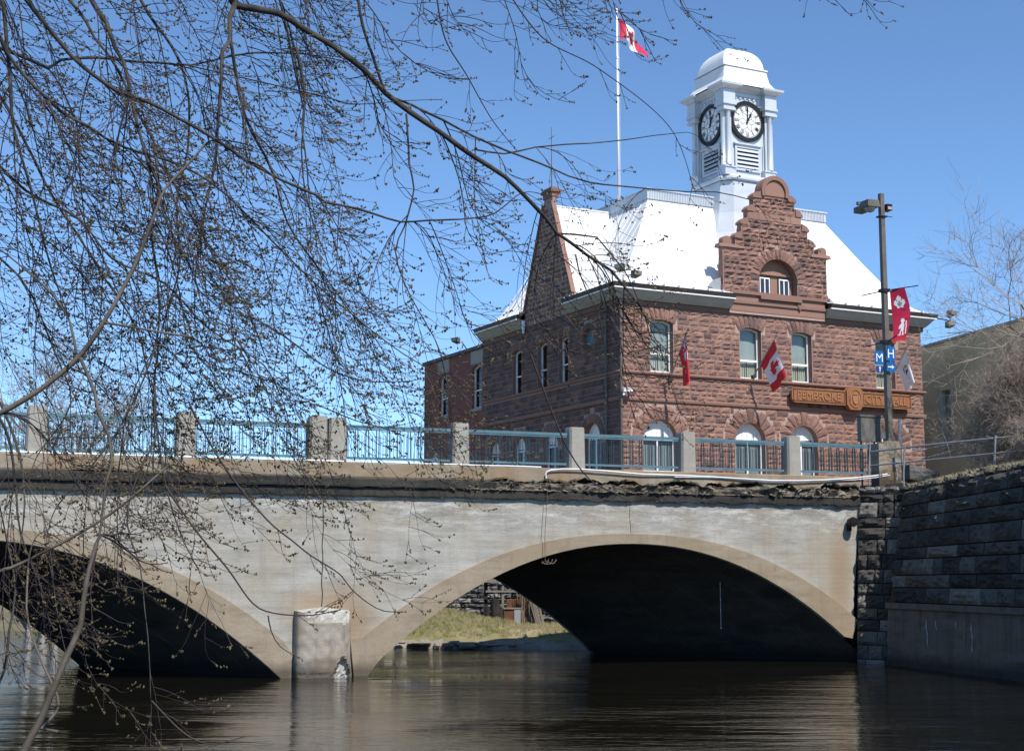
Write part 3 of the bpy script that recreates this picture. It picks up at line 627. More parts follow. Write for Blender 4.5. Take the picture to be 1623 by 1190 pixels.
for nm,m_,cnt,cond in (('dry_grass','straw',2600,lambda x,z:True),('green_grass','blade',1100,lambda x,z:x<-.2)):
    mb=MB();S=[]
    for _ in range(cnt):
        x=rng.uniform(-8,5.5); y=rng.uniform(52,60); z=bank_h(x,y)
        if z>.34 and cond(x,z): S.append((x,y,z))
    tufts(mb,S,.17,0,7,.8); tag(mb.build(nm,[m_],fr=FW,loc=(-2,55,.6)),kind='stuff')
mb=MB()
for _ in range(60):
    x=rng.uniform(-8,5); boulder(mb,(x,51.1+.1*(-x)+.35*math.sin(x*1.1)+rng.uniform(0,.5),.10+rng.uniform(0,.12)),rng.uniform(.1,.5),.15,rng.uniform(.05,.13),0,.5)
tag(mb.build('bank_rocks',['ledge'],fr=FW,loc=(-2,52,0)),kind='stuff')
# things on the bank
def up(px,py,Y): return P(px,py,Y)
Yb=57.3
sh=thing('wooden_frame','weathered timber post frame with a sloping top board on the grass bank behind the arch','frame',FW,(-.6,Yb,1.2))
def bar(mb,a,b,r,n=4): mb.tube([a,b],r,n)
mb=MB(); p=up(770,992,Yb); q=up(769,920,Yb); mb.box(p.x-.07,p.x+.07,Yb-.1,Yb+.1,p.z-.2,q.z); mb.build('post',['darkwood'],sh)
mb=MB(); p=up(797,985,Yb-.3); q=up(798,922,Yb-.3); mb.box(p.x-.045,p.x+.045,Yb-.35,Yb-.25,p.z-.3,q.z); mb.build('post',['oldwood'],sh)
mb=MB(); p=up(769,922,Yb); q=up(801,921,Yb); mb.prism([(p.x-.05,p.z-.02),(q.x+.03,q.z-.02),(q.x+.08,q.z+.08),(p.x+.45,q.z+.38),(p.x+.1,p.z+.30)],Yb-.45,Yb+.5); mb.build('roof_board',['oldwood'],sh)
mb=MB(); p=up(770,934,Yb-.3); q=up(836,937,Yb-.3); mb.box(p.x,q.x,Yb-.40,Yb-.32,q.z-.03,q.z+.04); mb.build('cross_rail',['oldwood'],sh)
st=thing('tree_stump','charred dark stump leaning beside the timber frame on the bank','stump',FW,(-.9,Yb-.4,1.1))
mb=MB()
for px0,w0,h0 in ((771,.17,32),(784,.24,46),(791,.16,30)):
    b0=up(px0,994,Yb-.5); t0=up(px0+1,994-h0,Yb-.5); mb.tube([(b0.x,b0.y,b0.z-.2),(b0.x+.03,b0.y,(b0.z+t0.z)/2),(t0.x,t0.y,t0.z)],[w0*1.0,w0*.85,w0*.6],9)
for v_ in range(len(mb.v)): x,y,z=mb.v[v_]; mb.v[v_]=(x+.05*hn(x*9,y*9,z*5),y,z+.04*hn(x*8,0,z))
mb.build('charred_wood',['darkwood'],st)
ht=thing('utility_box','brown fronted box with a grey sheet metal side standing on the bank','box',FW,(.0,Yb-.3,1.1))
a_=up(799,992,Yb-.4); b_=up(815,965,Yb-.4); c_=up(825,990,Yb-.4)
mb=MB(); mb.box(a_.x,b_.x,Yb-.42,Yb+.1,a_.z-.1,b_.z); mb.build('front_panel',['rust'],ht)
mb=MB(); mb.box(b_.x+.003,c_.x,Yb-.45,Yb+.1,a_.z-.1,b_.z+.0); mb.build('side_panel',['greysheet'],ht)
mb=MB(); mb.box(a_.x-.03,c_.x+.02,Yb-.47,Yb+.12,b_.z+.003,b_.z+.05); mb.build('lid',['oldwood'],ht)
mb=MB()
for i in range(150):
    s=i/149; b0=up(822+30*s,993,Yb+.2*rng.random()); hh=rng.uniform(1.05,1.42)*(1-.15*s)
    l=rng.uniform(-.12,.12)+(.16 if s>.8 else 0)*-1
    mb.tube([(b0.x+rng.uniform(-.03,.03),b0.y-rng.uniform(0,.25),b0.z-.1),(b0.x+l*.4,b0.y,b0.z+hh*.5),(b0.x+l,b0.y,b0.z+hh)],[.018,.016,.008],4,0 if rng.random()<.5 else 1)
for i in range(40):
    b0=up(845+rng.uniform(0,14),993,Yb-.3); mb.tube([(b0.x+.15,b0.y-.2,b0.z),(b0.x-.05*rng.random()-.1,b0.y,b0.z+rng.uniform(.9,1.45))],[.02,.01],4,1)
tag(mb.build('brushwood_fence',['rust','oldwood'],fr=FW,loc=(.6,Yb,1.1)),'reddish brushwood screen of upright sticks to the right of the brown box','fence')
mb=MB(); p0=up(803,955,Yb+.4); mb.box(p0.x,p0.x+.95,Yb+.35,Yb+.45,p0.z-.9,p0.z+.15); tag(mb.build('rusty_sheet',['rust'],fr=FW,loc=(.4,Yb+.4,1.2)),'rusty brown metal sheet standing behind the box and the brushwood','metal sheet')
# far left bank: birch butts at the water's edge
for k,(px0,py0,py1,lean,rp,lab) in enumerate(((70,1003,955,-8,6,'pale birch trunk leaning left at the far waterside under the left arch'),(88,1006,960,6,5,'pale birch trunk standing upright at the far waterside under the left arch'),(46,1004,925,3,4,'thinner grey birch trunk farthest left under the left arch'))):
    Y=66.5; b0=P(px0,py0,Y); t0=P(px0+lean,py1-60,Y)
    tr=thing('birch_tree',lab,'tree',FW,tuple(b0),'birches at the far waterside')
    mb=MB(); mb.tube([(b0.x+rng.uniform(-.2,.2),b0.y,b0.z-.5),(b0.x,b0.y,b0.z+.3),((b0.x+t0.x)/2,b0.y,(b0.z+t0.z)/2),(t0.x,t0.y,t0.z)],[rp*Y/FPX*1.5,rp*Y/FPX,rp*Y/FPX*.8,rp*Y/FPX*.5],8); mb.build('trunk',['lime'],tr)
    mb=MB()
    for _ in range(30):
        z=rng.uniform(1.2,t0.z); k=(z-b0.z)/(t0.z-b0.z); x=b0.x+(t0.x-b0.x)*k; a=rng.uniform(0,6.28); l=rng.uniform(.4,1.3)
        mb.tube([(x,Y,z),(x+l*.5*math.cos(a),Y+l*.5*math.sin(a),z+l*.3),(x+l*math.cos(a),Y+l*math.sin(a),z+l*.8)],[.02,.012,.005],3)
    mb.build('crown',['shrubtwig'],tr)
# ================================================================ city hall
ZB=5.32
CH=thing('city_hall','red sandstone city hall with white roof, stepped gable and white clock tower','city hall',FC,(0,0,ZB))
UPF=[(1.51,2.67),(6.13,7.28),(8.94,10.06),(13.74,14.88)]; LOF=[(1.95,.85,9.02),(6.58,.8,9.08),(9.5,.75,9.08),(14.3,.8,9.1)]
FWD=16.5; EZ=14.35
def seg_hole(a,b,z0,z1):  # segmental-headed opening
    c=(a+b)/2; h=(b-a)/2; r=h*2.5; zc=z1-r; an=math.degrees(math.asin(h/r))
    return [(a,z0),(b,z0)]+[(c+r*math.sin(R_(an-2*an*i/8)),zc+r*math.cos(R_(an-2*an*i/8))) for i in range(9)]
def arch_hole(c,h,top,z0): return [(c-h,z0),(c+h,z0)]+arcpts(c,top-h,h,0,180,14)
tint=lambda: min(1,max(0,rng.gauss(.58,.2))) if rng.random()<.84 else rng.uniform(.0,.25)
tintd=lambda: rng.choice([.12,.2,.3,.35,.5,.6])
tints=lambda: rng.uniform(.55,.95)
def clad(mb,S0,S1,z0,z1,rects,arches,smooth_bands=(),hr=(.17,.27),lr=(.22,.62),tn=tint,bounds=None,proud=.042,amp=.026,nx=4,nz=3):
    z=z0
    while z<z1-.04:
        h=rng.uniform(*hr)
        for bz in list(smooth_bands)+[(z1,z1)]:
            if z<bz[0]<z+h+.08: h=bz[0]-z
        if h<.03: 
            z=[b for b in smooth_bands if abs(b[0]-z)<.05][0][1]; continue
        s0,s1=bounds(z,z+h) if bounds else (S0,S1)
        segs=[(s0,s1)]
        for a,b,ra,rb in rects:
            if z<rb-.02 and z+h>ra+.02: segs=subtract(segs,a,b)
        for c,r,cz,ztop in arches:   # keep clear of the arch ring of outer radius r
            zz=min(abs(z-cz),abs(z+h-cz)) if not(z<=cz<=z+h) else 0
            if z+h<=cz: segs=subtract(segs,c-r,c+r)if False else segs
            elif z<cz+r:
                zr=max(0,z-cz); wd=math.sqrt(max(0,r*r-zr*zr)); segs=subtract(segs,c-wd,c+wd)
        for a,b in segs:
            if b-a>.05: rock_row(mb,a,b,z,z+h,lr,proud,amp,0,tn,g=.02,nx=nx,nz=nz)
        z+=h
        for bz in smooth_bands:
            if abs(z-bz[0])<.02: z=bz[1]
# --- front wall
mb=MB()
outer=[(0,ZB-.3),(FWD,ZB-.3),(FWD,EZ),(0,EZ)]
H=[seg_hole(a,b,11.02,13.28) for a,b in UPF]+[arch_hole(c,h,t,6.8) for c,h,t in LOF]
mb.plate(outer,H,0,.34,1,2)
rects=[(a-.02,b+.02,10.9,13.0) for a,b in UPF]+[(a-.22,b+.22,12.98,13.78) for a,b in UPF]+[(c-h-.02,c+h+.02,6.7,t-h) for c,h,t in LOF]
arches=[(c,h+.62,t-h,t) for c,h,t in LOF]
B1,B2=(9.72,9.90),(10.86,11.02)
clad(mb,.0,FWD,6.2,13.95,rects,arches,(B1,B2))
clad(mb,.0,FWD,ZB-.1,6.2,[(c-h,c+h,6.8,7) for c,h,t in LOF],[],(),(.3,.4),(.5,.9),tints)
for a,b in UPF:   # flared flat-arch stones over the windows
    c=(a+b)/2; h=(b-a)/2; r=h*2.5; zc=13.28-r
    dark=a>6 and a<9.5
    voussoirs(mb,c,zc,r+.0,r+.52,63,117,7,.05,0,tintd if dark else tint,jag=.08)
    for s0,s1 in ((a-.22,a-.03),(b+.03,b+.22)):
        if dark: rock_row(mb,s0,s1,12.6,13.0,(.3,.4),.05,.03,0,tintd,nx=4,nz=3)
for i,(c,h,t) in enumerate(LOF): voussoirs(mb,c,t-h,h+.0,h+.52,0,180,11 if i else 9,.07,0,(lambda: rng.choice([.15,.3,.45,.6,.7])) if i else (lambda: rng.uniform(.45,.8)),jag=.10)
mb.build('front_wall',['sandstone','mortar','sand_smooth'],CH)
# --- left side wall (u = 0 plane), s runs away from the street, depth runs into the building
TFS=lambda s,d,z:(d,s,z)
mb=MB(TFS); SL=13.1
USD=[(9.0,9.95),(6.45,7.35),(4.45,5.3)]; LSD=[(2.35,.7,9.0),(6.1,.7,8.95),(9.2,.7,8.95),(11.9,.7,8.95)]; RD=(2.62,12.62,.52)
H=[seg_hole(a,b,10.95,13.1) for a,b in USD]+[arch_hole(c,h,t,6.8) for c,h,t in LSD]+[arcpts(RD[0],RD[1],RD[2],0,360-24,14)]
mb.plate([(0,ZB-.3),(SL,ZB-.3),(SL,EZ),(0,EZ)],H,0,.3,1,2)
rects=[(a-.02,b+.02,10.8,12.95) for a,b in USD]+[(a-.15,b+.15,12.9,13.5) for a,b in USD]+[(c-h-.02,c+h+.02,6.7,t-h) for c,h,t in LSD]
clad(mb,.0,SL,6.2,14.1,rects,[(c,h+.4,t-h,t) for c,h,t in LSD]+[(RD[0],RD[2]+.25,RD[1]-.0,0)],((9.72,9.86),(10.80,10.93)),proud=.055,amp=.045,tn=lambda: min(1,max(0,rng.gauss(.14,.18))))  # blotchy stones, tinted below the front wall's range: shade put into the colour
for a,b in USD: voussoirs(mb,(a+b)/2,13.1-(b-a)/2*2.5,(b-a)/2*2.5,(b-a)/2*2.5+.38,63,117,6,.05,0,tint)
for c,h,t in LSD: voussoirs(mb,c,t-h,h,h+.38,0,180,9,.06,0,tint)
voussoirs(mb,RD[0],RD[1],RD[2],RD[2]+.24,0,360,14,.05,0,tintd)
mb.box(0,SL,0,.05,ZB-.2,6.2,0)
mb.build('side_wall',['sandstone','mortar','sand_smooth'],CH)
# right and rear walls (plain cladding seen only from aside)
mb=MB(); mb.box(FWD-.4,FWD,.36,SL,ZB-.3,EZ,0); mb.box(.02,FWD-.4,SL-.4,SL,ZB-.3,EZ,0); mb.tf=lambda s,d,z:(FWD-d,s,z); clad(mb,0,SL,6.2,14.1,[],[],nx=3,nz=2); mb.build('rear_wall',['sandstone','mortar'],CH)
mb=MB(); mb.box(.4,FWD-.4,.4,SL-.4,EZ-.5,EZ-.3); mb.box(.4,FWD-.4,1.0,1.1,6,EZ-.5); mb.box(.9,1.0,.4,SL-.4,6,EZ-.5); mb.build('interior_partition',['void'],CH)
# string courses
for z0,z1,pr,nm in ((9.72,9.90,.10,'string_course'),(10.86,11.0,.13,'string_course')):
    mb=MB(); poly=[(0,z0),(-pr*.5,z0),(-pr*.85,z0+.04),(-pr,z1-.05),(-pr*.8,z1),(0,z1)]
    def run(pts):   # sweep profile round the corner
        vs=[]; 
        for (a,b) in pts:
            for d,z in poly: vs.append((a[0]+b[0]*-d,a[1]+b[1]*-d,z))
        n=len(poly); mb.add(vs,[(i*n+j,i*n+(j+1)%n,(i+1)*n+(j+1)%n,(i+1)*n+j) for i in range(len(pts)-1) for j in range(n)],0,.6)
    run([((0,SL),(-1,0)),((0,0),(-1,-1)),((FWD,0),(1,-1)),((FWD,SL),(1,0))])
    mb.build(nm,['sand_smooth'],CH)
# windows
def window(hole,tf,dpt,kind,parent=CH):
    xs=[p[0] for p in hole]; zs=[p[1] for p in hole]; a,b,z0,z1=min(xs),max(xs),min(zs),max(zs)
    def inset(k): 
        cx,cz=(a+b)/2,(z0+z1)/2; return [(cx+(x-cx)*(1-2*k/(b-a)),cz+(z-cz)*(1-2*k/(z1-z0))) for x,z in hole]
    f=MB(tf); f.plate(hole,[inset(.07)],dpt,.06,0); 
    if kind=='upper': 
        zm=z0+(z1-z0)*.36; f.box(a+.05,b-.05,dpt-.03,dpt+.04,zm-.045,zm+.045); f.box((a+b)/2-.012-.05,(a+b)/2+.012-.05,dpt,dpt+.03,z0+.05,zm,1); f.box(a+.05,b-.05,dpt-.02,dpt+.03,z0+.02,z0+.08)
    if kind=='tall': zm=z0+(z1-z0)*.42; f.box(a+.05,b-.05,dpt-.03,dpt+.04,zm-.03,zm+.03)
    if kind=='arch':
        r=(b-a)/2; zm=z1-r; f.box(a+.05,b-.05,dpt-.03,dpt+.04,zm-.03,zm+.05); f.box((a+b)/2-.035,(a+b)/2+.035,dpt-.02,dpt+.03,z0+.05,zm)
    F_=f.build('window',['white','gutter'],parent)
    g=MB(tf); g.plate(inset(.05),[],dpt+.058,0); g.build('pane',['glass'],F_)
    q=MB(tf)
    if kind=='arch':
        r=(b-a)/2; zm=z1-r; q.prism([p for p in inset(.06) if p[1]>=zm-.02]+[(a+.06,zm+.05)],dpt+.02,dpt+.05,0); 
        for k in range(1,6): q.box(a+(b-a)*k/6-.004,a+(b-a)*k/6+.004,dpt+.012,dpt+.02,zm+.05,zm+.5*r,1)
        q.build('arch_panel',['white','fascia'],F_); q=MB(tf)
        q.box(a+.08,b-.08,dpt+.12,dpt+.13,z0+.1,zm,0); q.build('blind',['greysheet'],F_)
    elif kind=='upper':
        zm=z0+(z1-z0)*.36; q.box(a+.02,b-.02,dpt+.14,dpt+.15,zm-.0,z1,0); q.box(a+.02,b-.02,dpt+.16,dpt+.165,z0,zm+.15,1)
        for k in range(9): q.box(a+.05+(b-a-.1)*k/9,a+.05+(b-a-.1)*(k+.5)/9,dpt+.135,dpt+.158,z0,zm+.12,1)
        q.build('blind',['blind','cream'],F_)
    elif kind=='side': q.box(a+.05,b-.05,dpt+.2,dpt+.21,z0,z1,0); q.build('blind',['blind'],F_)
    return F_
ID=lambda s,d,z:(s,d,z)
for a,b in UPF: window(seg_hole(a,b,11.02,13.28),ID,.26,'upper')
for c,h,t in LOF: window(arch_hole(c,h,t,6.8),ID,.26,'arch')
for a,b in USD: window(seg_hole(a,b,10.95,13.1),TFS,.2,'tall')
for c,h,t in LSD: window(arch_hole(c,h,t,6.8),TFS,.22,'arch')
mb=MB(TFS); mb.prism(arcpts(RD[0],RD[1],RD[2]-.02,0,345,23),.16,.19,0); mb.build('round_window',['teal'],CH)
# eaves: gutter, grey soffit cove and red frieze, front pieces either side of the gable, sides
GL,GR=5.62,10.76
def eave(path_pts,nm,prof,m):
    mb=MB(); vs=[]; n=len(prof)
    for (a,b) in path_pts:
        for d,z in prof: vs.append((a[0]+b[0]*d,a[1]+b[1]*d,z))
    k=len(path_pts); fs=[(i*n+j,i*n+(j+1)%n,(i+1)*n+(j+1)%n,(i+1)*n+j) for i in range(k-1) for j in range(n)]+[tuple(range(n))[::-1],tuple((k-1)*n+j for j in range(n))]
    mb.add(vs,fs); mb.build(nm,[m],CH)
GUT=[(.30,14.42),(.56,14.44),(.60,14.62),(.52,14.64),(.30,14.60)]; SOF=[(.0,14.0),(.16,14.02),(.30,14.16),(.44,14.34),(.50,14.415),(0,14.415)]; LIP=[(.45,14.38),(.55,14.38),(.55,14.44),(.45,14.44)]; FRZ=[(0,13.80),(.07,13.80),(.09,13.86),(.09,13.97),(.13,14.0),(0,14.0)]
gb0,gb1=4.05,8.5
PATHS=[[((0,gb0),(-1,0)),((0,0),(-1,-1)),((GL-.04,0),(0,-1))],[((GR+.04,0),(0,-1)),((FWD,0),(1,-1)),((FWD,SL),(1,0))],[((0,SL),(-1,0)),((0,gb1),(-1,0))]]
for pth in PATHS:
    eave(pth,'gutter',GUT,'gutter'); eave(pth,'soffit',SOF,'fascia'); eave(pth,'gutter_lip',LIP,'white'); eave(pth,'frieze',FRZ,'darkstone')
# --- main roof
PT=[(0,0),(.05,.007),(.12,.028),(.2,.06),(.28,.115),(.38,.215),(.47,.32),(.65,.54),(.81,.75),(1,1)]
E0u,E1u,E0v,E1v=-.56,FWD+.56,-.56,SL+.5; P0u,P1u,P0v,P1v=3.35,13.35,2.95,10.2; RZ0,RZ1=14.63,19.40
def ring(f): return (E0u+(P0u-E0u)*f,E1u+(P1u-E1u)*f,E0v+(P0v-E0v)*f,E1v+(P1v-E1v)*f)
def rz(f):
    for (a,za),(b,zb) in zip(PT,PT[1:]):
        if f<=b: return RZ0+(RZ1-RZ0)*(za+(zb-za)*(f-a)/(b-a))
    return RZ1
FS=sorted(set([p[0] for p in PT]+[.035,.085,.16,.24,.33,.42]))
mb=MB()
def slope(side,c0=None,c1=None,f0=0.):
    fs=[f for f in FS if f>=f0-1e-6]
    if f0>0 and f0 not in fs: fs=[f0]+fs
    vs=[]
    for f in fs:
        a0,a1,b0,b1=ring(f); z=rz(f)
        if side=='F': l,r=(a0 if c0 is None else c0),(a1 if c1 is None else c1); vs+=[(l,b0,z),(r,b0,z)]
        if side=='B': vs+=[(a0,b1,z),(a1,b1,z)]
        if side=='L': l,r=(b0 if c0 is None else c0),(b1 if c1 is None else c1); vs+=[(a0,l,z),(a0,r,z)]
        if side=='R': vs+=[(a1,b0,z),(a1,b1,z)]
    mb.add(vs,[(2*i,2*i+1,2*i+3,2*i+2) for i in range(len(fs)-1)])
slope('F',None,GL-.02); slope('F',GL-.02,GR+.02,.24); slope('F',GR+.02,None); slope('B'); slope('R'); slope('L',None,4.1); slope('L',4.1,8.45,.24); slope('L',8.45,None)
mb.add([(P0u,P0v,RZ1),(P1u,P0v,RZ1),(P1u,P1v,RZ1),(P0u,P1v,RZ1)],[(0,1,2,3)])
# standing seams
def seam(fn,f0=0.0,r=.016):
    pts=[fn(f) for f in FS if f>=f0]
    mb.tube(pts,r,4)
for i in range(38):
    u_=-.2+i*.46
    f0=.0 if not(GL-.1<u_<GR+.1) else .25
    lo=max(0,(E0u-u_)/(E0u-P0u)) if False else 0
    fmax=min(1,(u_-E0u)/(P0u-E0u) if u_<P0u else 1,(E1u-u_)/(E1u-P1u) if u_>P1u else 1)
    pts=[(u_,ring(f)[2],rz(f)+.008) for f in FS if f0<=f<=fmax]
    if len(pts)>1: mb.tube(pts,.013,4)
for i in range(26):
    v_=-.2+i*.5
    fmax=min(1,(v_-E0v)/(P0v-E0v) if v_<P0v else 1)
    f0=.25 if 4.0<v_<8.5 else 0
    pts=[(ring(f)[0]-.008,v_,rz(f)) for f in FS if f0<=f<=fmax]
    if len(pts)>1: mb.tube(pts,.022,4)
RF=mb.build('roof',['roof'],CH)
sg=MB()   # snow guards: small hooks along the eave
for u_ in [x for x in np.arange(.4,16.8,.75) if not(GL-.2<x<GR+.2)]: sg.box(float(u_)-.02,float(u_)+.02,-.62,-.42,14.60,14.72)
sg.build('eave_hook',['white'],RF)
# platform cresting
mb=MB()
for (a,b,c,d) in ((P0u-.08,P1u+.08,P0v-.08,P0v),(P0u-.08,P1u+.08,P1v,P1v+.08)): mb.box(a,b,c,d,RZ1-.02,RZ1+.40); mb.box(a-.05,b+.05,c-.06,d+.06,RZ1+.405,RZ1+.47)
for (a,b) in ((P0u-.08,P0u-.002),(P1u+.002,P1u+.08)): mb.box(a,b,P0v,P1v,RZ1-.02,RZ1+.40); mb.box(a-.05,b+.05,P0v+.07,P1v-.07,RZ1+.405,RZ1+.465)
mb.box(P0u,P1u,P0v,P1v,RZ1+.25,RZ1+.39)
for i in range(112): x=P0u+.02+i*(P1u-P0u)/112; mb.box(x,x+.035,P0v-.115,P0v-.08,RZ1+.0,RZ1+.40)
CR=mb.build('roof_cresting',['silver'],RF)
# left cross gable: roof and stone front
mb=MB(); RV,RHt=6.2,19.42
gp=[(4.02,14.55),(4.3,14.95),(4.75,15.9),(RV,RHt),(7.65,15.9),(8.1,14.95),(8.4,14.55)]
vs=[(.125,v,z) for v,z in gp]+[(4.6,v,z) for v,z in gp]; n=len(gp); mb.add(vs,[(i,i+1,n+i+1,n+i) for i in range(n-1)])
for x in (.9,1.5,2.1,2.7,3.3): mb.tube([(x,v,z+.01) for v,z in gp],.016,4)
mb.tube([(.3,RV,RHt+.02),(3.4,RV,RHt+.02)],.05,6)
mb.build('cross_gable_roof',['roof'],CH)
mb=MB(TFS); gout=[(3.86,14.2),(8.56,14.2),(8.56,14.75),(8.40,14.95),(6.62,19.35),(6.62,19.75),(5.78,19.75),(5.78,19.35),(4.02,14.95),(3.86,14.75)]
mb.prism(gout,-.03,.12,1)
def gb(z0,z1):
    k=max(0,(z1-14.95)/4.4); return (3.92+(5.80-4.02)*min(1,k),8.5-(8.40-6.62)*min(1,k))
clad(mb,0,0,14.25,19.3,[],[],bounds=gb,proud=.08,amp=.05)
for (a,za),(b,zb) in (((3.84,14.8),(5.74,19.45)),((6.66,19.45),(8.58,14.8))):
    mb.add([(a,-.13,za),(b,-.13,zb),(b,.10,zb),(a,.10,za),(a,-.13,za+.10),(b,-.13,zb+.10),(b,.10,zb+.10),(a,.10,za+.10)],[(0,1,5,4),(4,5,6,7),(3,2,6,7),(0,3,7,4),(1,2,6,5),(0,1,2,3)],2,.5)
mb.build('side_gable',['sandstone','mortar','sand_smooth'],CH)
mb=MB(TFS); mb.box(5.76,6.64,-.08,.32,19.755,20.0,0); mb.box(5.68,6.72,-.16,.42,20.005,20.13,1); mb.box(5.8,6.6,-.06,.3,20.135,20.25,0); mb.build('gable_cap',['sand_smooth','darkstone'],CH)
mb=MB(); mb.tube([(.15,RV,20.2),(.15,RV,23.2)],[.025,.012],6); mb.tube([(.15,RV-.3,22.7),(.15,RV+.3,22.7)],.012,5); mb.build('lightning_rod',['wire'],CH)
# --- front stepped gable
GC=8.08; mb=MB(); F0_=-.12
WH=2.52
def gw(z):
    if z<14.75: return 2.55
    if z<16.72: return 2.85
    for zt,h in ((17.32,2.17),(17.98,1.83),(18.62,1.48),(19.26,1.14)):
        if z<zt-.001: return h
    return .72
aw=(8.2,1.06,16.47)   # arched opening
steps=[(GC-2.55,13.85),(GC+2.68,13.85),(GC+2.68,14.78),(GC+2.85,15.0),(GC+2.85,16.75),(GC+2.17,16.75),(GC+2.17,17.32),(GC+1.83,17.32),(GC+1.83,17.98),(GC+1.48,17.98),(GC+1.48,18.62),(GC+1.14,18.62),(GC+1.14,19.26),(GC+.70,19.26)]
steps+=arcpts(GC,19.50,.70,0,180,14)
steps+=[(GC-.70,19.26),(GC-1.14,19.26),(GC-1.14,18.62),(GC-1.48,18.62),(GC-1.48,17.98),(GC-1.83,17.98),(GC-1.83,17.32),(GC-2.17,17.32),(GC-2.17,16.75),(GC-2.85,16.75),(GC-2.85,15.0),(GC-2.55,14.78)]
hole=arch_hole(*aw,14.62)
mb.plate(steps,[hole],F0_,.36,1,2)
n=len(steps); mb.add([(x,F0_,z) for x,z in steps]+[(x,.20,z) for x,z in steps],[(i,(i+1)%n,n+(i+1)%n,n+i) for i in range(n)]+[],0,.4)
mb.plate(steps,[hole],.20,.05,1)
k0=MB(lambda s,d,z:(s,d+F0_,z))
clad(k0,0,0,14.86,19.26,[(aw[0]-1.08,aw[0]+1.08,14.5,aw[2]-1.06)],[(aw[0],1.06+.42,aw[2]-1.06,0)],((18.15,18.50),),bounds=lambda a,b:(GC-gw((a+b)/2)+.02,GC+gw((a+b)/2)-.02),proud=.07,amp=.055,hr=(.17,.26))
voussoirs(k0,aw[0],aw[2]-1.06,1.06,1.5,0,180,17,.05,0,tint,jag=.06)
for i in range(5): k0.box(GC-1.46+i*.585,GC-1.46+i*.585+.57,-.03,.0,18.17,18.49,2,.6+.08*i)
off=len(mb.v); mb.v+=k0.v; mb.f+=[[off+i for i in f] for f in k0.f]; mb.m+=k0.m; mb.t+=k0.t
GB=mb.build('front_gable',['sandstone','mortar','sand_smooth'],CH)
mb=MB()   # coping slabs, kneelers, finials
def cap(a,b,z,h=.14): 
    mb.add([(a-.06,F0_-.10,z),(b+.06,F0_-.10,z),(b+.03,.24,z),(a-.03,.24,z),(a-.0,F0_-.04,z+h),(b+.0,F0_-.04,z+h),(b,.2,z+h),(a,.2,z+h)],[(0,1,5,4),(1,2,6,5),(2,3,7,6),(3,0,4,7),(4,5,6,7),(0,3,2,1)],0,.45)
for s in (-1,1):
    for zt,h,nx_ in ((17.32,2.17,1.83),(17.98,1.83,1.48),(18.62,1.48,1.14),(19.26,1.14,.72)):
        lo,hi=sorted((GC+s*h,GC+s*nx_)); 
        a_,b_=lo,hi
        # weathered gablet cap: small sloped stone on each step
        o_=GC+s*(h+.06); i_=GC+s*nx_
        pts=[(o_,zt-.10),(o_,zt+.0),(GC+s*(h-.10),zt+.16),(i_,zt+.24),(i_,zt-.10)]
        m3=MB(); m3.prism(pts,F0_-.07,.24,0,.5); m3.build('step_cap',['sand_smooth'],GB)
    a_,b_=sorted((GC+s*3.02,GC+s*2.0)); cap(a_,b_,16.752,.16)
    c=GC+s*2.62; m2=MB()
    m2.prism([(c-.24,16.915),(c+.24,16.915)]+arcpts(c,17.08,.24,0,180,8,.18),F0_-.02,.16,0,.6); m2.build('finial',['sand_smooth'],GB)
    mb.prism([(GC+s*2.5,14.6),(GC+s*2.9,14.85),(GC+s*2.9,15.05),(GC+s*2.5,15.05)],F0_-.03,.18,0,.5)
mb.build('gable_coping',['sand_smooth'],GB)
mb=MB(); pr=arcpts(GC,19.50,.76,-18,198,18); inn=arcpts(GC,19.50,.56,198,-18,18); mb.prism(pr+inn,F0_-.14,.30,0,.5); mb.prism(arcpts(GC,19.50,.55,-18,198,16),F0_-.06,.25,0,.8); mb.build('round_finial',['sand_smooth'],GB)
mb=MB()
for z0,z1,p_ in ((14.72,14.86,.12),(14.30,14.42,.09),(14.42,14.72,.02),(13.97,14.30,.02)): mb.box(GL-.0-(.05 if p_>.05 else 0),GR+.0+(.05 if p_>.05 else 0),F0_-p_,F0_+.05,z0,z1,0,.75 if p_<.05 else .5)
mb.box(8.0-.9,9.35,F0_-.2,F0_,14.56,14.70,0,.5); mb.prism([(9.15,14.45),(9.3,14.2),(9.45,14.45),(9.45,14.56),(9.15,14.56)],F0_-.12,F0_,0,.4)
mb.build('gable_string_course',['sand_smooth'],GB)
mb=MB(); mb.box(7.2,9.3,.26,.33,14.6,16.5,0,.8)  # recessed tympanum
for a,b in ((7.42,7.98),(8.48,9.04)): mb.box(a-.05,b+.05,.235,.262,14.62,15.72,1); 
mb.box(7.25,9.2,.16,.262,15.78,15.86,0,.9); mb.prism([(7.3,15.86),(9.15,15.86),(8.22,15.98)],.2,.262,0,.9)
mb.build('recess_panel',['sand_smooth','gutter'],GB)
for a,b in ((7.42,7.98),(8.48,9.04)):
    f=MB(); f.plate([(a,14.66),(b,14.66),(b,15.66),(a,15.66)],[[(a+.05,14.72),(b-.05,14.72),(b-.05,15.6),(a+.05,15.6)]],.20,.05); f.box((a+b)/2-.03,(a+b)/2+.03,.20,.25,14.7,15.6); f.build('gable_window',['white'],GB)
    g=MB(); g.plate([(a+.04,14.7),(b-.04,14.7),(b-.04,15.62),(a+.04,15.62)],[],.225,0); g.build('gable_pane',['glass'],GB)
# roof return behind the front gable: small valley flashing at each side
mb=MB(); mb.prism([(GC-2.9,15.4),(GC-3.5,14.95),(GC-2.85,14.7)],.0,.6); mb.prism([(GC+2.85,14.9),(GC+3.1,14.72),(GC+2.85,14.66)],-.3,.5); mb.build('flashing',['greysheet'],CH)
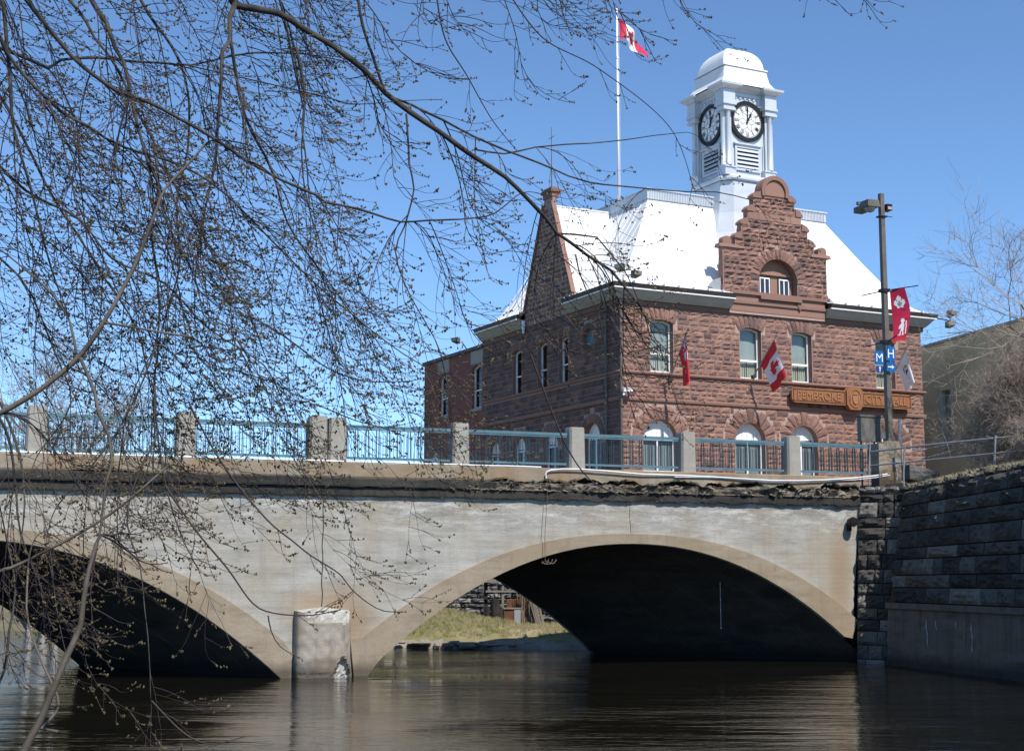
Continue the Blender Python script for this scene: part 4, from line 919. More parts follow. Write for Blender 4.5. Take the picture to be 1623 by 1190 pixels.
# downpipes
mb=MB(); mb.tube([(-.18,-.10,14.3),(-.02,-.14,13.9),(-.02,-.14,ZB)],.06,8); mb.build('downpipe',['bronze'],CH)
mb=MB(); mb.tube([(-.14,.9,14.2),(-.14,.9,ZB)],.05,8); mb.build('downpipe',['bronze'],CH)
mb=MB(); mb.tube([(-.18,8.45,14.35),(-.18,8.45,13.95)],.09,10); mb.tube([(-.18,8.45,14.0),(-.18,8.45,13.75)],.05,8); mb.build('vent_pipe',['white'],CH)
# --- clock tower
TC=(8.42,3.45)
TW=thing('clock_tower',None,None,FC,(TC[0],TC[1],ZB)); 
bpy.data.objects.remove(TW)
mb=MB()
def sq(h,z,ch=0): 
    c=h*ch; cx,cy=TC
    return [(cx-h+c,cy-h,z),(cx+h-c,cy-h,z),(cx+h,cy-h+c,z),(cx+h,cy+h-c,z),(cx+h-c,cy+h,z),(cx-h+c,cy+h,z),(cx-h,cy+h-c,z),(cx-h,cy-h+c,z)]
def loft(mb,secs,m=0):
    vs=[p for s in secs for p in s]; n=8
    mb.add(vs,[(k*n+j,k*n+(j+1)%n,(k+1)*n+(j+1)%n,(k+1)*n+j) for k in range(len(secs)-1) for j in range(n)]+[tuple((len(secs)-1)*n+j for j in range(n))],m)
loft(mb,[sq(3.0,16.1,.30),sq(2.35,17.0,.30),sq(1.9,18.0,.30),sq(1.62,19.0,.30),sq(1.48,20.0,.30),sq(1.44,20.55,.30)])
TWR=mb.build('clock_tower',['silver'],CH)
mb=MB(); loft(mb,[sq(1.16,20.5,.06),sq(1.16,24.6,.06)]); loft(mb,[sq(1.50,20.55,.28),sq(1.56,20.62,.28),sq(1.56,20.72,.28),sq(1.48,20.80,.28),sq(1.42,20.86,.28)])
cx,cy=TC
for s1 in (-1,1):
    for s2 in (-1,1):
        x,y=cx+s1*1.13,cy+s2*1.13; mb.box(x-.30,x+.30,y-.30,y+.30,20.8,21.15); mb.box(x-.34,x+.34,y-.34,y+.34,21.15,21.22)
        mb.box(x-.17,x+.17,y-.17,y+.17,21.2,23.9)
mb.build('tower_body',['silver'],TWR)
for s1 in (-1,1):
    for s2 in (-1,1):
        for ox,oy in ((s1*.05,s2*.22),(s1*.22,s2*.05)):
            c=MB(); x,y=cx+s1*1.13+ox,cy+s2*1.13+oy; c.lathe([(.15,21.22),(.15,21.30),(.118,21.34),(.115,22.4),(.105,23.75),(.12,23.78),(.15,23.86)],(x,y,0),14); c.build('column',['silver'],TWR,smooth=True)
mb=MB()
for s1 in (-1,1):
    for s2 in (-1,1):
        x,y=cx+s1*1.13,cy+s2*1.13; 
        for h,za,zb in ((.34,23.86,23.98),(.30,23.985,24.12),(.37,24.125,24.25),(.33,24.255,24.85)): mb.box(x-h+s1*.05,x+h+s1*.05,y-h+s2*.05,y+h+s2*.05,za,zb)
        loft2=[(.36,24.86),(.46,24.95),(.58,25.02),(.60,25.12)]
        for (h,za),(h2,zb) in zip(loft2,loft2[1:]): 
            X,Y=x+s1*.05,y+s2*.05; mb.add([(X-h,Y-h,za),(X+h,Y-h,za),(X+h,Y+h,za),(X-h,Y+h,za),(X-h2,Y-h2,zb),(X+h2,Y-h2,zb),(X+h2,Y+h2,zb),(X-h2,Y+h2,zb)],[(0,1,5,4),(1,2,6,5),(2,3,7,6),(3,0,4,7),(4,5,6,7),(0,3,2,1)])
mb.box(cx-1.22,cx+1.22,cy-1.22,cy+1.22,24.3,24.86)
for h,za,h2,zb in ((1.24,24.865,1.42,24.98),(1.44,24.985,1.56,25.115)):
    mb.add([(cx-h,cy-h,za),(cx+h,cy-h,za),(cx+h,cy+h,za),(cx-h,cy+h,za),(cx-h2,cy-h2,zb),(cx+h2,cy-h2,zb),(cx+h2,cy+h2,zb),(cx-h2,cy+h2,zb)],[(0,1,5,4),(1,2,6,5),(2,3,7,6),(3,0,4,7),(4,5,6,7),(0,3,2,1)])
for k in range(8):
    t_=-.9+k*.2571; mb.box(cx+t_-.05,cx+t_+.05,cy-1.27,cy-1.22,24.55,24.66); mb.box(cx-1.27,cx-1.22,cy+t_-.05,cy+t_+.05,24.55,24.66)
mb.box(cx-.95,cx+.95,cy-1.26,cy-1.22,24.68,24.72); mb.box(cx-1.26,cx-1.22,cy-.95,cy+.95,24.68,24.72)
mb.build('tower_cornice',['silver'],TWR)
mb=MB(); pf=[(1.66,25.12),(1.46,25.28),(1.32,25.52),(1.25,25.85),(1.22,26.10)]; loft(mb,[sq(h,z,.04) for h,z in pf]); loft(mb,[sq(1.27,26.105,.04),sq(1.27,26.17,.04)])
N_=18
def dome_pts():
    pr=[]
    for k in range(11):
        a=R_(90*k/10); pr.append((1.17*math.cos(a)**.85 if k<10 else .0,26.17+1.16*math.sin(a)))
    return pr
loft(mb,[sq(max(h,.001),z,.10) for h,z in dome_pts()])
mb.build('dome',['white'],TWR)
def clock(face,cz=23.05+.47):
    # face: transform from (x right, d outward depth, z)
    c=MB(face); c.plate([(.98*math.cos(t_),cz+.98*math.sin(t_)) for t_ in np.linspace(0,2*math.pi,48,endpoint=False)],[[(.79*math.cos(t_),cz+.79*math.sin(t_)) for t_ in np.linspace(0,2*math.pi,48,endpoint=False)]],-.09,.09); c.lathe([(.98,-.089),(.98,-.001)],(0,0,cz),48,axis='y'); c.f=c.f[:-2]; c.m=c.m[:-2]; c.t=c.t[:-2]
    C_=c.build('clock_dial',['black'],TWR)
    c=MB(face); c.lathe([(.80,-.02),(.80,-.045)],(0,0,cz),40,axis='y'); c.build('dial_glass',['white'],TWR)
    q=MB(face)
    num=['XII','I','II','III','IIII','V','VI','VII','VIII','IX','X','XI']
    for i in range(12):
        a=R_(90-30*i); r0,r1=.53,.72
        wd={'I':.06,'II':.10,'III':.14,'IIII':.17,'V':.12,'VI':.15,'VII':.18,'VIII':.20,'IX':.14,'X':.12,'XI':.15,'XII':.18}[num[i]]
        nst=max(1,len(num[i])); 
        for k,chh in enumerate(num[i]):
            off=(k-(nst-1)/2)*wd/max(1,nst)*1.05
            for tw in ((0,) if chh=='I' else ((-1,1) if chh=='X' else (.5,-.5))):
                hw=.016 if chh=='I' else .013
                o0,o1=(off,off) if chh=='I' else ((off-tw*.035,off+tw*.035) if chh=='X' else (off,off+tw*.07))
                pts=[]
                for rr,oo in ((r0,o0-hw),(r0,o0+hw),(r1,o1+hw),(r1,o1-hw)): pts.append((rr*math.cos(a)+oo*math.sin(a),-.052,cz+rr*math.sin(a)-oo*math.cos(a)))
                q.add(pts,[(0,1,2,3)])
    for i in range(60):
        a=R_(6*i); hw=.008; q.add([(r*math.cos(a)-s*math.sin(a)*hw,-.052,cz+r*math.sin(a)+s*math.cos(a)*hw) for r,s in ((.74,-1),(.74,1),(.79,1),(.79,-1))],[(0,1,2,3)])
    for r in (.50,.735): 
        q.plate([((r+.012)*math.cos(t_),cz+(r+.012)*math.sin(t_)) for t_ in np.linspace(0,2*math.pi,40,endpoint=False)],[[(r*math.cos(t_),cz+r*math.sin(t_)) for t_ in np.linspace(0,2*math.pi,40,endpoint=False)]],-.054,.005)
    # star-shaped glazing bars inside the numeral ring
    for i in range(6):
        a=R_(60*i+30); b=R_(60*i+90); m2=R_(60*i+60)
        for A,Bp in (((.28*math.cos(a),.28*math.sin(a)),(.50*math.cos(m2),.50*math.sin(m2))),((.50*math.cos(m2),.50*math.sin(m2)),(.28*math.cos(b),.28*math.sin(b))),((0,0),(.28*math.cos(a),.28*math.sin(a)))):
            q.tube([(A[0],-.05,cz+A[1]),(Bp[0],-.05,cz+Bp[1])],.009,4)
    q.build('clock_numerals',['black'],TWR)
    h=MB(face)
    for ang,L,wd in ((90-2,.72,.028),(90-29,.46,.04)):
        a=R_(ang); 
        pts=[(-.14,.02),(-.14,-.02),(0,-wd),(L*.7,-wd),(L*.75,-wd*1.9),(L,0),(L*.75,wd*1.9),(L*.7,wd),(0,wd)]
        P2=[(x*math.cos(a)-y*math.sin(a),cz+x*math.sin(a)+y*math.cos(a)) for x,y in pts]; h.prism(P2,-.075-.012*(L<.5),-.065-.012*(L<.5))
    h.build('clock_hands',['black'],TWR)
OUT=1.18
faces=[lambda x,d,z:(cx+x,cy-OUT+d,z),lambda x,d,z:(cx-OUT+d,cy-x,z),lambda x,d,z:(cx+OUT-d,cy+x,z),lambda x,d,z:(cx-x,cy+OUT-d,z)]
for fc in faces:
    clock(fc)
    l=MB(fc); l.plate([(-.72,21.12),(.72,21.12),(.72,22.42),(-.72,22.42)],[[(-.60,21.24),(.60,21.24),(.60,22.22),(-.60,22.22)]],-.05,.10,0); l.box(-.78,.78,-.12,.02,22.36,22.44); 
    l.box(-.6,.6,.0,.015,21.24,22.22,1)
    for k in range(5):
        z=21.26+k*.196; l.add([(-.6,-.075,z),(.6,-.075,z),(.6,.0,z+.12),(-.6,.0,z+.12),(-.6,-.075,z+.03),(.6,-.075,z+.03),(.6,.0,z+.15),(-.6,.0,z+.15)],[(0,1,5,4),(4,5,6,7),(0,1,2,3),(0,3,7,4),(1,2,6,5)],0)
    l.build('louvre',['silver','void'],TWR)
    t=MB(fc); t.box(-.92,-.87,-.03,.0,21.2,22.5); t.box(.87,.92,-.03,.0,21.2,22.5); t.box(-.92,.92,-.03,-.0,24.30,24.36); t.build('trim',['silver'],TWR)
# brick annex
AX=thing('brick_annex','plain dark red brick annex with flat dark coping behind the stone side wall','annex',FC,(0,SL,ZB))
AWN=[(17.45,18.6),(13.35,14.5)]
mb=MB(TFS); H=[seg_hole(a,b,10.78,12.95) for a,b in AWN]+[arch_hole(16,.7,8.95,6.8),arch_hole(19.2,.7,8.95,6.8)]
mb.plate([(SL+.005,ZB-.3),(20.6,ZB-.3),(20.6,13.75),(SL+.005,13.75)],H,.02,.25); mb.tf=None
mb.box(.05,.3,20.4,20.6,ZB-.3,13.75); mb.box(.3,14,20.35,20.6,ZB-.3,13.75); mb.box(13.8,14,SL+.01,20.35,ZB-.3,13.75); mb.box(.25,13.8,SL+.02,20.4,13.5,13.7)
mb.box(.5,.6,SL+.1,20.3,6,13.4,1)
mb.build('wall',['brick','void'],AX)
mb=MB(); mb.box(-.08,.36,SL+.06,20.7,13.755,13.93); mb.box(.36,14.1,20.3,20.7,13.755,13.93); mb.build('coping',['gutter'],AX)
for a,b in AWN:
    window(seg_hole(a,b,10.78,12.95),TFS,.16,'tall',AX)
    q=MB(TFS); q.box(a-.1,b+.1,-.07,.1,10.62,10.77); q.build('sill',['post'],AX)
    q=MB(TFS); q.prism([(a-.12,13.02),(b+.12,13.02),(b+.16,13.70),(a-.16,13.70)],-.01,.05); q.build('lintel',['post'],AX)
for c in (16,19.2): window(arch_hole(c,.7,8.95,6.8),TFS,.16,'arch',AX)

# ================================================================ things fixed to the city hall
LEAF=[(0,-1),(.04,-.55),(.52,-.62),(.45,-.42),(.98,-.02),(.86,.08),(.95,.40),(.68,.34),(.60,.48),(.30,.18),(.42,.80),(.22,.70),(0,1.05)]
LEAF=LEAF+[(-x,y) for x,y in LEAF[-2:0:-1]]
def inpoly(x,y,P_):
    c=False; n=len(P_); j=n-1
    for i in range(n):
        xi,yi=P_[i]; xj,yj=P_[j]
        if (yi>y)!=(yj>y) and x<(xj-xi)*(y-yi)/(yj-yi)+xi: c=not c
        j=i
    return c
def cloth(mb,fn,nu,nv,colour,th=.006):
    vs=[]
    for j in range(nv+1):
        for i in range(nu+1): vs.append(tuple(fn(i/nu,j/nv)))
    n=nu+1; o=len(mb.v)
    for j in range(nv):
        for i in range(nu): mb.f.append([o+j*n+i,o+j*n+i+1,o+(j+1)*n+i+1,o+(j+1)*n+i]); mb.m.append(colour((i+.5)/nu,(j+.5)/nv)); mb.t.append(.5)
    mb.v+=vs
def canada(u,v):   # u along fly, v down
    if u<.25 or u>.75: return 0
    return 0 if inpoly((u-.5)/.19,(.52-v)/.40,LEAF) else 1
def ensign(u,v):
    if u<.5 and v<.5:
        x,y=u/.5,v/.5
        if abs(x-.5)<.07 or abs(y-.5)<.11: return 0
        if abs(x-.5)<.13 or abs(y-.5)<.2: return 1
        if abs(abs(x-.5)-abs(y-.5))<.07: return 1
        return 2
    if (u-.75)**2/.008+(v-.5)**2/.03<1: return 1
    return 0
def city(u,v):
    if (u-.45)**2/.03+(v-.5)**2/.06<1: return 1 if abs(u-.45)<.03 or abs(v-.5)<.03 else (3 if (u-.45)*(v-.5)>0 else 2)
    return 1
# rooftop pole and flag
FP=thing('flagpole','tall slim white flagpole rising from the white roof left of the clock tower','flagpole',FC,(3.62,5.95,19.4))
mb=MB(); mb.tube([(3.62,5.95,19.75),(3.62,5.95,24.0),(3.62,5.95,29.4)],[.07,.058,.035],10); mb.build('pole',['white'],FP,smooth=True)
mb=MB(); mb.lathe([(.12,19.35),(.12,19.5),(.08,19.55),(.10,19.8)],(3.62,5.95,0),10); mb.build('base',['black'],FP)
mb=MB(); mb.lathe([(.01,29.38),(.06,29.42),(.07,29.46),(.03,29.52)],(3.62,5.95,0),10); mb.tube([(3.69,5.9,20.3),(3.70,5.9,25),(3.68,5.9,29.2)],.008,4); mb.lathe([(.065,27.0),(.065,27.1)],(3.62,5.95,0),8); mb.build('truck',['white'],FP)
mb=MB()
def fl(u,v):
    s=u; x=3.72+1.6*s+.07*math.sin(6*s+1.5*v); z=29.05-1.05*v*(1-.45*s)-1.05*s**1.5+.05*math.sin(9*s); y=5.95+.35*s+.24*math.sin(9*s+2.6*v)*s**.5-.1*v*s
    if s>.35: z+= -.25*(s-.35)*(v) 
    return (x,y,z)
cloth(mb,fl,60,36,canada); o=mb.build('flag',['magenta','whitecloth'],fr=FC,loc=(3.7,5.95,28.5),smooth=True)
tag(o,'wine red and white flag with maple leaf flying from the rooftop pole','flag')
def wallflag(base,tip,label,plabel,fn,colour,mats,n=(48,60)):
    e=thing('flag_bracket',plabel,'flagpole',FC,(base[0],0,base[1]),'angled flag poles on the city hall front') 
    q=MB(); q.tube([(base[0],-.05,base[1]),(tip[0],-1.7,tip[1]),(tip[0],-1.71,tip[1]+.01),(tip[0],-1.78,tip[1]+.07)],[.03,.018,.04,.02],8); q.build('pole',['pipe'],e)
    q=MB(); q.box(base[0]-.07,base[0]+.07,-.10,-.02,base[1]-.12,base[1]+.12); q.build('mount',['black'],e)
    m_=MB(); cloth(m_,fn,n[0],n[1],colour); o=m_.build('flag',mats,fr=FC,loc=(tip[0],-1.6,tip[1]),smooth=True); tag(o,label,'flag','flags hanging from the wall poles')
def hang(base,tip,width,drop,fold,spread=(0,0),sw=.10):
    B_=Vector((base[0],-.05,base[1])); T_=Vector((tip[0],-1.7,tip[1]))
    hd=T_+(B_-T_)*.03; ft=T_+(B_-T_)*width
    def fn(u,v):    # v along the hoist (tip to foot), u along the fly, hanging down
        p=hd+(ft-hd)*v
        gather=1-fold*min(1,u*1.8)
        q=hd+(ft-hd)*(.08+(v)*gather+(1-gather)*.18)
        q=Vector((q.x+spread[0]*u+sw*math.sin(v*9+u*3)*(.15+u)*.8,q.y+spread[1]*u+sw*1.1*math.cos(v*11+u*2)*(.1+u),q.z-drop*u*(1-.1*v)))
        return q
    return fn
wallflag((2.42,10.7),(2.28,12.62),'red ensign flag hanging limp from the wall pole beside the leftmost upper window','wall pole angled out beside the leftmost upper window of the city hall',hang((2.42,10.7),(2.28,12.62),.46,1.95,.55,(.14,.0),.08),ensign,['red','whitecloth','bluecloth'])
wallflag((6.74,11.05),(6.8,12.65),'red and white maple leaf flag draped between the two middle upper windows','wall pole angled out between the two middle upper windows of the city hall',hang((6.74,11.05),(6.8,12.65),.62,1.55,.15,(.42,-.25),.05),lambda u,v: canada(1-u if False else u,v),['red','whitecloth'])
wallflag((14.32,11.1),(14.15,12.78),'white flag with yellow and green emblem hanging near the right corner of the city hall','wall pole angled out near the right corner of the city hall',hang((14.32,11.1),(14.15,12.78),.55,1.45,.40,(.35,-.1),.06),city,['red','whitecloth','bluecloth','yellowcloth'])
# sign board
SG=thing('name_sign','long orange carved wooden sign reading PEMBROKE CITY HALL on the stone front','sign',FC,(12.1,-.2,10.4))
mb=MB(); z0,z1=10.06,10.74
def oct_end(a,b,left): 
    return [(a+.16,z0),(b,z0),(b,z1),(a+.16,z1),(a,z1-.16),(a,z0+.16)] if left else [(a,z0),(b-.16,z0),(b,z0+.16),(b,z1-.16),(b-.16,z1),(a,z1)]
mb.prism(oct_end(8.62,11.62,True),-.34,-.20); mb.prism(oct_end(12.58,15.5,False),-.34,-.20)
mb.box(8.75,11.6,-.20,-.02,10.3,10.5,1); mb.box(12.6,15.3,-.20,-.02,10.3,10.5,1); mb.build('board',['wood','gutter'],SG)
mb=MB(); mb.prism([(x,z) for x,z in ((11.64,10.12),(11.82,9.88),(12.40,9.88),(12.58,10.12),(12.58,10.72),(12.40,10.92),(11.82,10.92),(11.64,10.72))],-.42,-.16); MD=mb.build('medallion',['wood'],SG)
mb=MB(); ov=[(12.11+.36*math.cos(a),10.4+.42*math.sin(a)) for a in np.linspace(0,2*math.pi,24,endpoint=False)]; ovi=[(12.11+.32*math.cos(a),10.4+.38*math.sin(a)) for a in np.linspace(0,2*math.pi,24,endpoint=False)]
mb.plate(ov,[ovi],-.45,.03)
mb.prism([(11.94,10.52),(12.28,10.52),(12.28,10.36),(12.22,10.2),(12.11,10.12),(12.0,10.2),(11.94,10.36)],-.46,-.42); mb.prism([(11.98,10.56),(12.24,10.56),(12.2,10.66),(12.11,10.62),(12.02,10.66)],-.46,-.42)
for s in (-1,1): mb.prism([(12.11+s*.20,10.1),(12.11+s*.27,10.1),(12.11+s*.27,10.5),(12.11+s*.23,10.62),(12.11+s*.20,10.5)],-.45,-.42)
mb.build('crest',['woodedge'],MD)
for st_,c_,w_ in (('PEMBROKE',10.14,2.42),('CITY HALL',13.98,2.45)):
    mb=MB(); mb.text(st_,c_,10.405,.36,-.345,.03,width=w_); mb.build('lettering',['woodedge'],SG)
for a,b,l in ((8.70,11.58,1),(12.64,15.42,0)):
    mb=MB(); mb.plate([(a,z0+.07),(b,z0+.07),(b,z1-.07),(a,z1-.07)],[[(a+.03,z0+.10),(b-.03,z0+.10),(b-.03,z1-.10),(a+.03,z1-.10)]],-.352,.012); mb.build('border',['gutter'],SG)
# cameras and floodlights
def sec_cam(fr_,loc,label):
    e=thing('security_camera',label,'camera',fr_,loc); x,y,z=loc
    q=MB(); q.box(x-.20,x+.22,y-.36,y-.24,z,z+.12); q.box(x-.24,x+.24,y-.38,y-.22,z+.12,z+.14); q.build('housing',['white'],e)
    q=MB(); q.tube([(x,y-.0,z-.12),(x,y-.2,z-.12),(x,y-.3,z)],.022,6); q.box(x-.05,x+.05,y-.02,y+.02,z-.2,z-.04); q.build('arm',['white'],e)
sec_cam(FC,(.15,-.05,10.05),'white security camera on the left corner of the city hall front')
def flood(loc,label,dirs,arm):
    e=thing('floodlight',label,'floodlight',FC,loc,'floodlights on the city hall'); x,y,z=loc
    q=MB(); q.tube(arm,.03,6); q.build('arm',['black'],e)
    for (dx,dy,dz,ry) in dirs:
        q=MB(); X,Y,Z=x+dx,y+dy,z+dz; c_,s_=math.cos(ry),math.sin(ry)
        q.tf=lambda a,b,c:(X+a*c_-b*s_,Y+a*s_+b*c_,Z+c)
        q.add([(-.22,-.14,-.05),(.22,-.14,-.05),(.15,.14,-.15),(-.15,.14,-.15),(-.22,-.20,.13),(.22,-.20,.13),(.15,.12,.15),(-.15,.12,.15)],[(4,5,6,7),(0,1,2,3),(1,2,6,5),(2,3,7,6),(3,0,4,7)],0)
        q.add([(-.20,-.15,-.04),(.20,-.15,-.04),(.20,-.205,.12),(-.20,-.205,.12)],[(0,1,2,3)],1)
        q.build('lamp_head',['bronze','lens'],e)
flood((17.1,-.3,14.4),'twin floodlights on an arm off the right eave corner',[(.75,-.3,.30,.3),(.65,-.3,-.22,-.1)],[(17.05,-.45,14.45),(17.6,-.55,14.4),(17.8,-.6,14.35),(17.82,-.6,14.7)])
flood((.0,-.3,14.9),'twin floodlights on the left front corner of the white roof',[(.35,-.45,.05,.2),(-.15,-.1,.35,-.9)],[(-.1,-.5,14.6),(-.1,-.5,14.9),(.3,-.6,14.95)])
flood((-.3,15.0,13.9),'floodlight standing on the coping of the brick annex',[(-.25,.2,.45,-1.3)],[(-.05,15.0,13.9),(-.3,15.1,14.3)])

# ================================================================ street things at the right end of the bridge
SLp=thing('street_lamp','tall bronze square lamp post with box heads and a banner at the right bridge end','street lamp',FB,(18.0,.5,5.4))
mb=MB(); mb.add([(17.915,.415,5.9),(18.085,.415,5.9),(18.085,.585,5.9),(17.915,.585,5.9),(17.93,.43,14.55),(18.07,.43,14.55),(18.07,.57,14.55),(17.93,.57,14.55)],[(0,1,5,4),(1,2,6,5),(2,3,7,6),(3,0,4,7),(4,5,6,7)]); mb.box(17.86,18.14,.36,.64,6.55,6.75); mb.build('pole',['bronze'],SLp)
mb=MB(); mb.box(17.08,17.93,.44,.54,14.10,14.20); mb.tf=None; mb.build('arm',['bronze'],SLp)
mb=MB(); mb.add([(16.98,-.22,13.90),(17.42,-.22,13.90),(17.42,.22,13.90),(16.98,.22,13.90),(17.0,-.20,14.12),(17.40,-.20,14.12),(17.40,.20,14.12),(17.0,.20,14.12)],[(0,1,5,4),(1,2,6,5),(2,3,7,6),(3,0,4,7),(4,5,6,7),(0,3,2,1)]); mb.box(17.2,17.3,.1,.5,14.02,14.12); mb.box(17.30,17.62,.62,1.0,13.96,14.14); mb.build('lamp_head',['bronze'],SLp)
mb=MB(); mb.lathe([(.17,13.90),(.16,13.85),(.11,13.78),(.03,13.75)],(17.2,0,0),14); mb.build('lamp_lens',['lens'],SLp)
mb=MB(); mb.box(18.10,18.30,.34,.62,14.0,14.20); mb.box(18.12,18.28,.32,.345,14.02,14.11,1); mb.tube([(18.08,.5,13.83),(18.4,.5,13.83)],.012,5); mb.box(17.86,18.14,.38,.62,13.78,13.82); mb.build('spot_lamp',['black','lens'],SLp)
for z,x0,x1 in ((11.42,17.55,19.0),(9.78,17.5,18.12)):
    mb=MB(); mb.tube([(17.45,.95,z-.12),(18.0,.5,z),(x1-.15,-.1,z+.12)],.018,6); mb.box(17.86,18.13,.37,.63,z-.05,z+.05); mb.build('banner_arm',['black'],SLp)
BN=MB()
fig=[(.40,.10),(.46,.10),(.50,.26),(.55,.26),(.60,.10),(.68,.10),(.64,.30),(.66,.50),(.60,.66),(.66,.74),(.60,.86),(.46,.86),(.42,.76),(.48,.66),(.36,.56),(.30,.40),(.36,.36),(.42,.46),(.44,.32)]
def bcol(u,v):
    if v>.94: return 2
    if inpoly((u-.5)/.34,(.27-v)/.155,LEAF): return 3 if (inpoly((u-.5)/.16,(.29-v)/.07,LEAF)) else 1
    y=1-(v-.52)/.40
    if 0<y<1 and inpoly(u-.02,y,fig): return 1
    if .62<v<.88 and abs((u-.80)-.16*(v-.75)*2)<.035 and u>.7: return 1
    if .86<v<.90 and .28<u<.72 and int(u*22)%2: return 1
    return 0
def bfn(u,v):
    x=18.14+.31*u+.05*math.sin(3*v+.5)*(.3+u)+.10*math.sin(v*3.1)*.8; y=.42-.36*u+.05*math.sin(5*v+u*2); z=11.40-1.66*v+.09*u*(1)+.02*math.sin(4*u)
    return (x,y,z)
cloth(BN,bfn,30,80,bcol); o=BN.build('banner',['magenta','whitecloth','red','greysheet'],fr=FB,loc=(18.4,.3,10.6),smooth=True); tag(o,'red banner with pale maple leaf and figure hanging on the street lamp','banner')
def plate_sign(name,label,cx_,cz_,w_,h_,y,m_,draw):
    e=thing(name,label,'sign',FB,(cx_,y,cz_)); q=MB(); r=.03
    q.prism([(cx_-w_/2+r,cz_-h_/2),(cx_+w_/2-r,cz_-h_/2),(cx_+w_/2,cz_-h_/2+r),(cx_+w_/2,cz_+h_/2-r),(cx_+w_/2-r,cz_+h_/2),(cx_-w_/2+r,cz_+h_/2),(cx_-w_/2,cz_+h_/2-r),(cx_-w_/2,cz_-h_/2+r)],y,y+.012)
    q.build('plate',[m_],e); q=MB(); draw(q); q.build('symbol',['signwhite'],e)
plate_sign('letter_sign','blue square sign with a white letter M left of the lamp post',17.62,9.25,.34,.42,.36,'signblue',lambda q:q.text('M',17.62,9.25,.26,.352,.008,width=.24))
plate_sign('letter_sign','blue square sign with a white letter H on the lamp post',18.02+.02,9.40,.34,.46,.345,'signblue',lambda q:q.text('H',18.04,9.40,.28,.337,.008,width=.22))
def arrow(cx_,cz_,y,right):
    def d(q):
        if right: pts=[(-.12,-.02),(.03,-.02),(.03,-.06),(.12,0),(.03,.06),(.03,.02),(-.12,.02)]
        else: pts=[(-.018,-.08),(.018,-.08),(.018,.02),(.05,.02),(0,.09),(-.05,.02),(-.018,.02)]
        q.prism([(cx_+a,cz_+b) for a,b in pts],y-.008,y-.001)
    return d
plate_sign('arrow_sign','small dark blue sign with a white upward arrow under the letter M sign',17.63,8.89,.28,.20,.36,'signdark',arrow(17.63,8.89,.36,False))
plate_sign('arrow_sign','small blue sign with a white right arrow under the letter H sign',18.04,8.98,.34,.30,.345,'signblue',arrow(18.04,8.98,.345,True))
# pedestal, cabinets
PD=thing('lamp_pedestal','tan concrete pedestal under the street lamp with a paler panel beside it','pedestal',FB,(17.9,.6,5.3))
mb=MB(); mb.prism([(17.72,5.2),(18.26,5.2),(18.26,6.58),(18.2,6.66),(17.78,6.66),(17.72,6.58)],.3,.85); mb.build('plinth',['curb'],PD)
mb=MB(); mb.prism([(17.34,5.2),(17.66,5.2),(17.66,6.56),(17.36,6.56)],.18,.6); mb.build('side_post',['curb'],PD)
mb=MB(); mb.box(17.95,18.07,.18,.3,5.85,6.15); mb.tube([(18.0,.22,5.85),(18.03,.2,5.6),(18.0,.2,5.45)],.02,6); mb.build('meter',['greysheet'],PD)
mb=MB(); mb.box(17.28,18.05,.95,1.15,6.68,7.45); mb.box(17.24,18.09,.92,1.18,7.455,7.52); mb.box(17.4,17.44,1.15,1.2,5.3,6.7); mb.box(17.9,17.94,1.15,1.2,5.3,6.7)
tag(mb.build('utility_cabinet',['cabinet'],fr=FB,loc=(17.7,1.0,5.3)),'brown grey metal cabinet on legs behind the lamp post base','cabinet')
mb=MB(); mb.box(18.3,18.62,1.0,1.3,5.3,6.55); mb.add([(18.3,1.0,6.555),(18.62,1.0,6.555),(18.62,1.3,6.7),(18.3,1.3,6.7)],[(0,1,2,3)])
tag(mb.build('utility_cabinet',['greysheet'],fr=FB,loc=(18.45,1.1,5.3)),'light grey upright cabinet right of the lamp pedestal','cabinet')
# pipe handrail running back along the wall top
HR=thing('pipe_railing','grey galvanised pipe handrail on posts above the retaining wall','railing',FW,(12,41,5.4))
A_=FB.w((16.95,.1,0)); pA=P(1379,716,A_.y); pB=P(1379,738,A_.y); e1=P(1660,686,40.5); e2=P(1640,712,40.5); m1=P(1480,704,42.6); m2=P(1480,728,42.6)
mb=MB(); mb.tube([pA,m1,e1],.03,7); mb.tube([pB,m2,e2],.025,7); mb.build('rail',['pipe'],HR)
for (px0,yy,tp,bt) in ((1379,A_.y,700,752),(1434,43.2,706,752),(1578,41.4,690,735)):
    a=P(px0,tp,yy); b=P(px0-2,bt,yy); mb=MB(); mb.tube([(b.x,b.y,b.z-.4),b,a],.03,7); mb.build('post',['pipe'],HR)
mb=MB(); a=P(1426,664,45.5); b=P(1425,750,45.5); c=P(1473,662,47.5); mb.tube([(b.x,b.y,5.2),a],.05,8); mb.tube([(a.x,a.y,a.z-.15),(c.x,c.y,c.z)],.02,6); mb.tube([P(1426,737,45.5),P(1560,700,50)],.02,6); mb.tube([P(1426,720,45.5),P(1623,680,50)],.02,6)
tag(mb.build('handrail_post',['pipe'],fr=FW,loc=(a.x,a.y,5.3)),'taller grey pipe post with thin rails behind the lamp pedestal','handrail')
mb=MB(); s0=P(1443,738,46); mb.tf=lambda x,y,z:(s0.x+x*.93-y*.35,s0.y+x*.35+y*.93,s0.z+z-.22*x)
rock(mb,-.05,1.1,-.42,.06,.16,.05,0,.6,0,6,5); mb.box(-.03,1.08,0,.7,-.4,.03,0,.5)
tag(mb.build('stone_slab',['greystone'],fr=FW,loc=(s0.x,s0.y,5.3)),'tilted grey stone slab lying on the ground right of the lamp pedestal','stone')
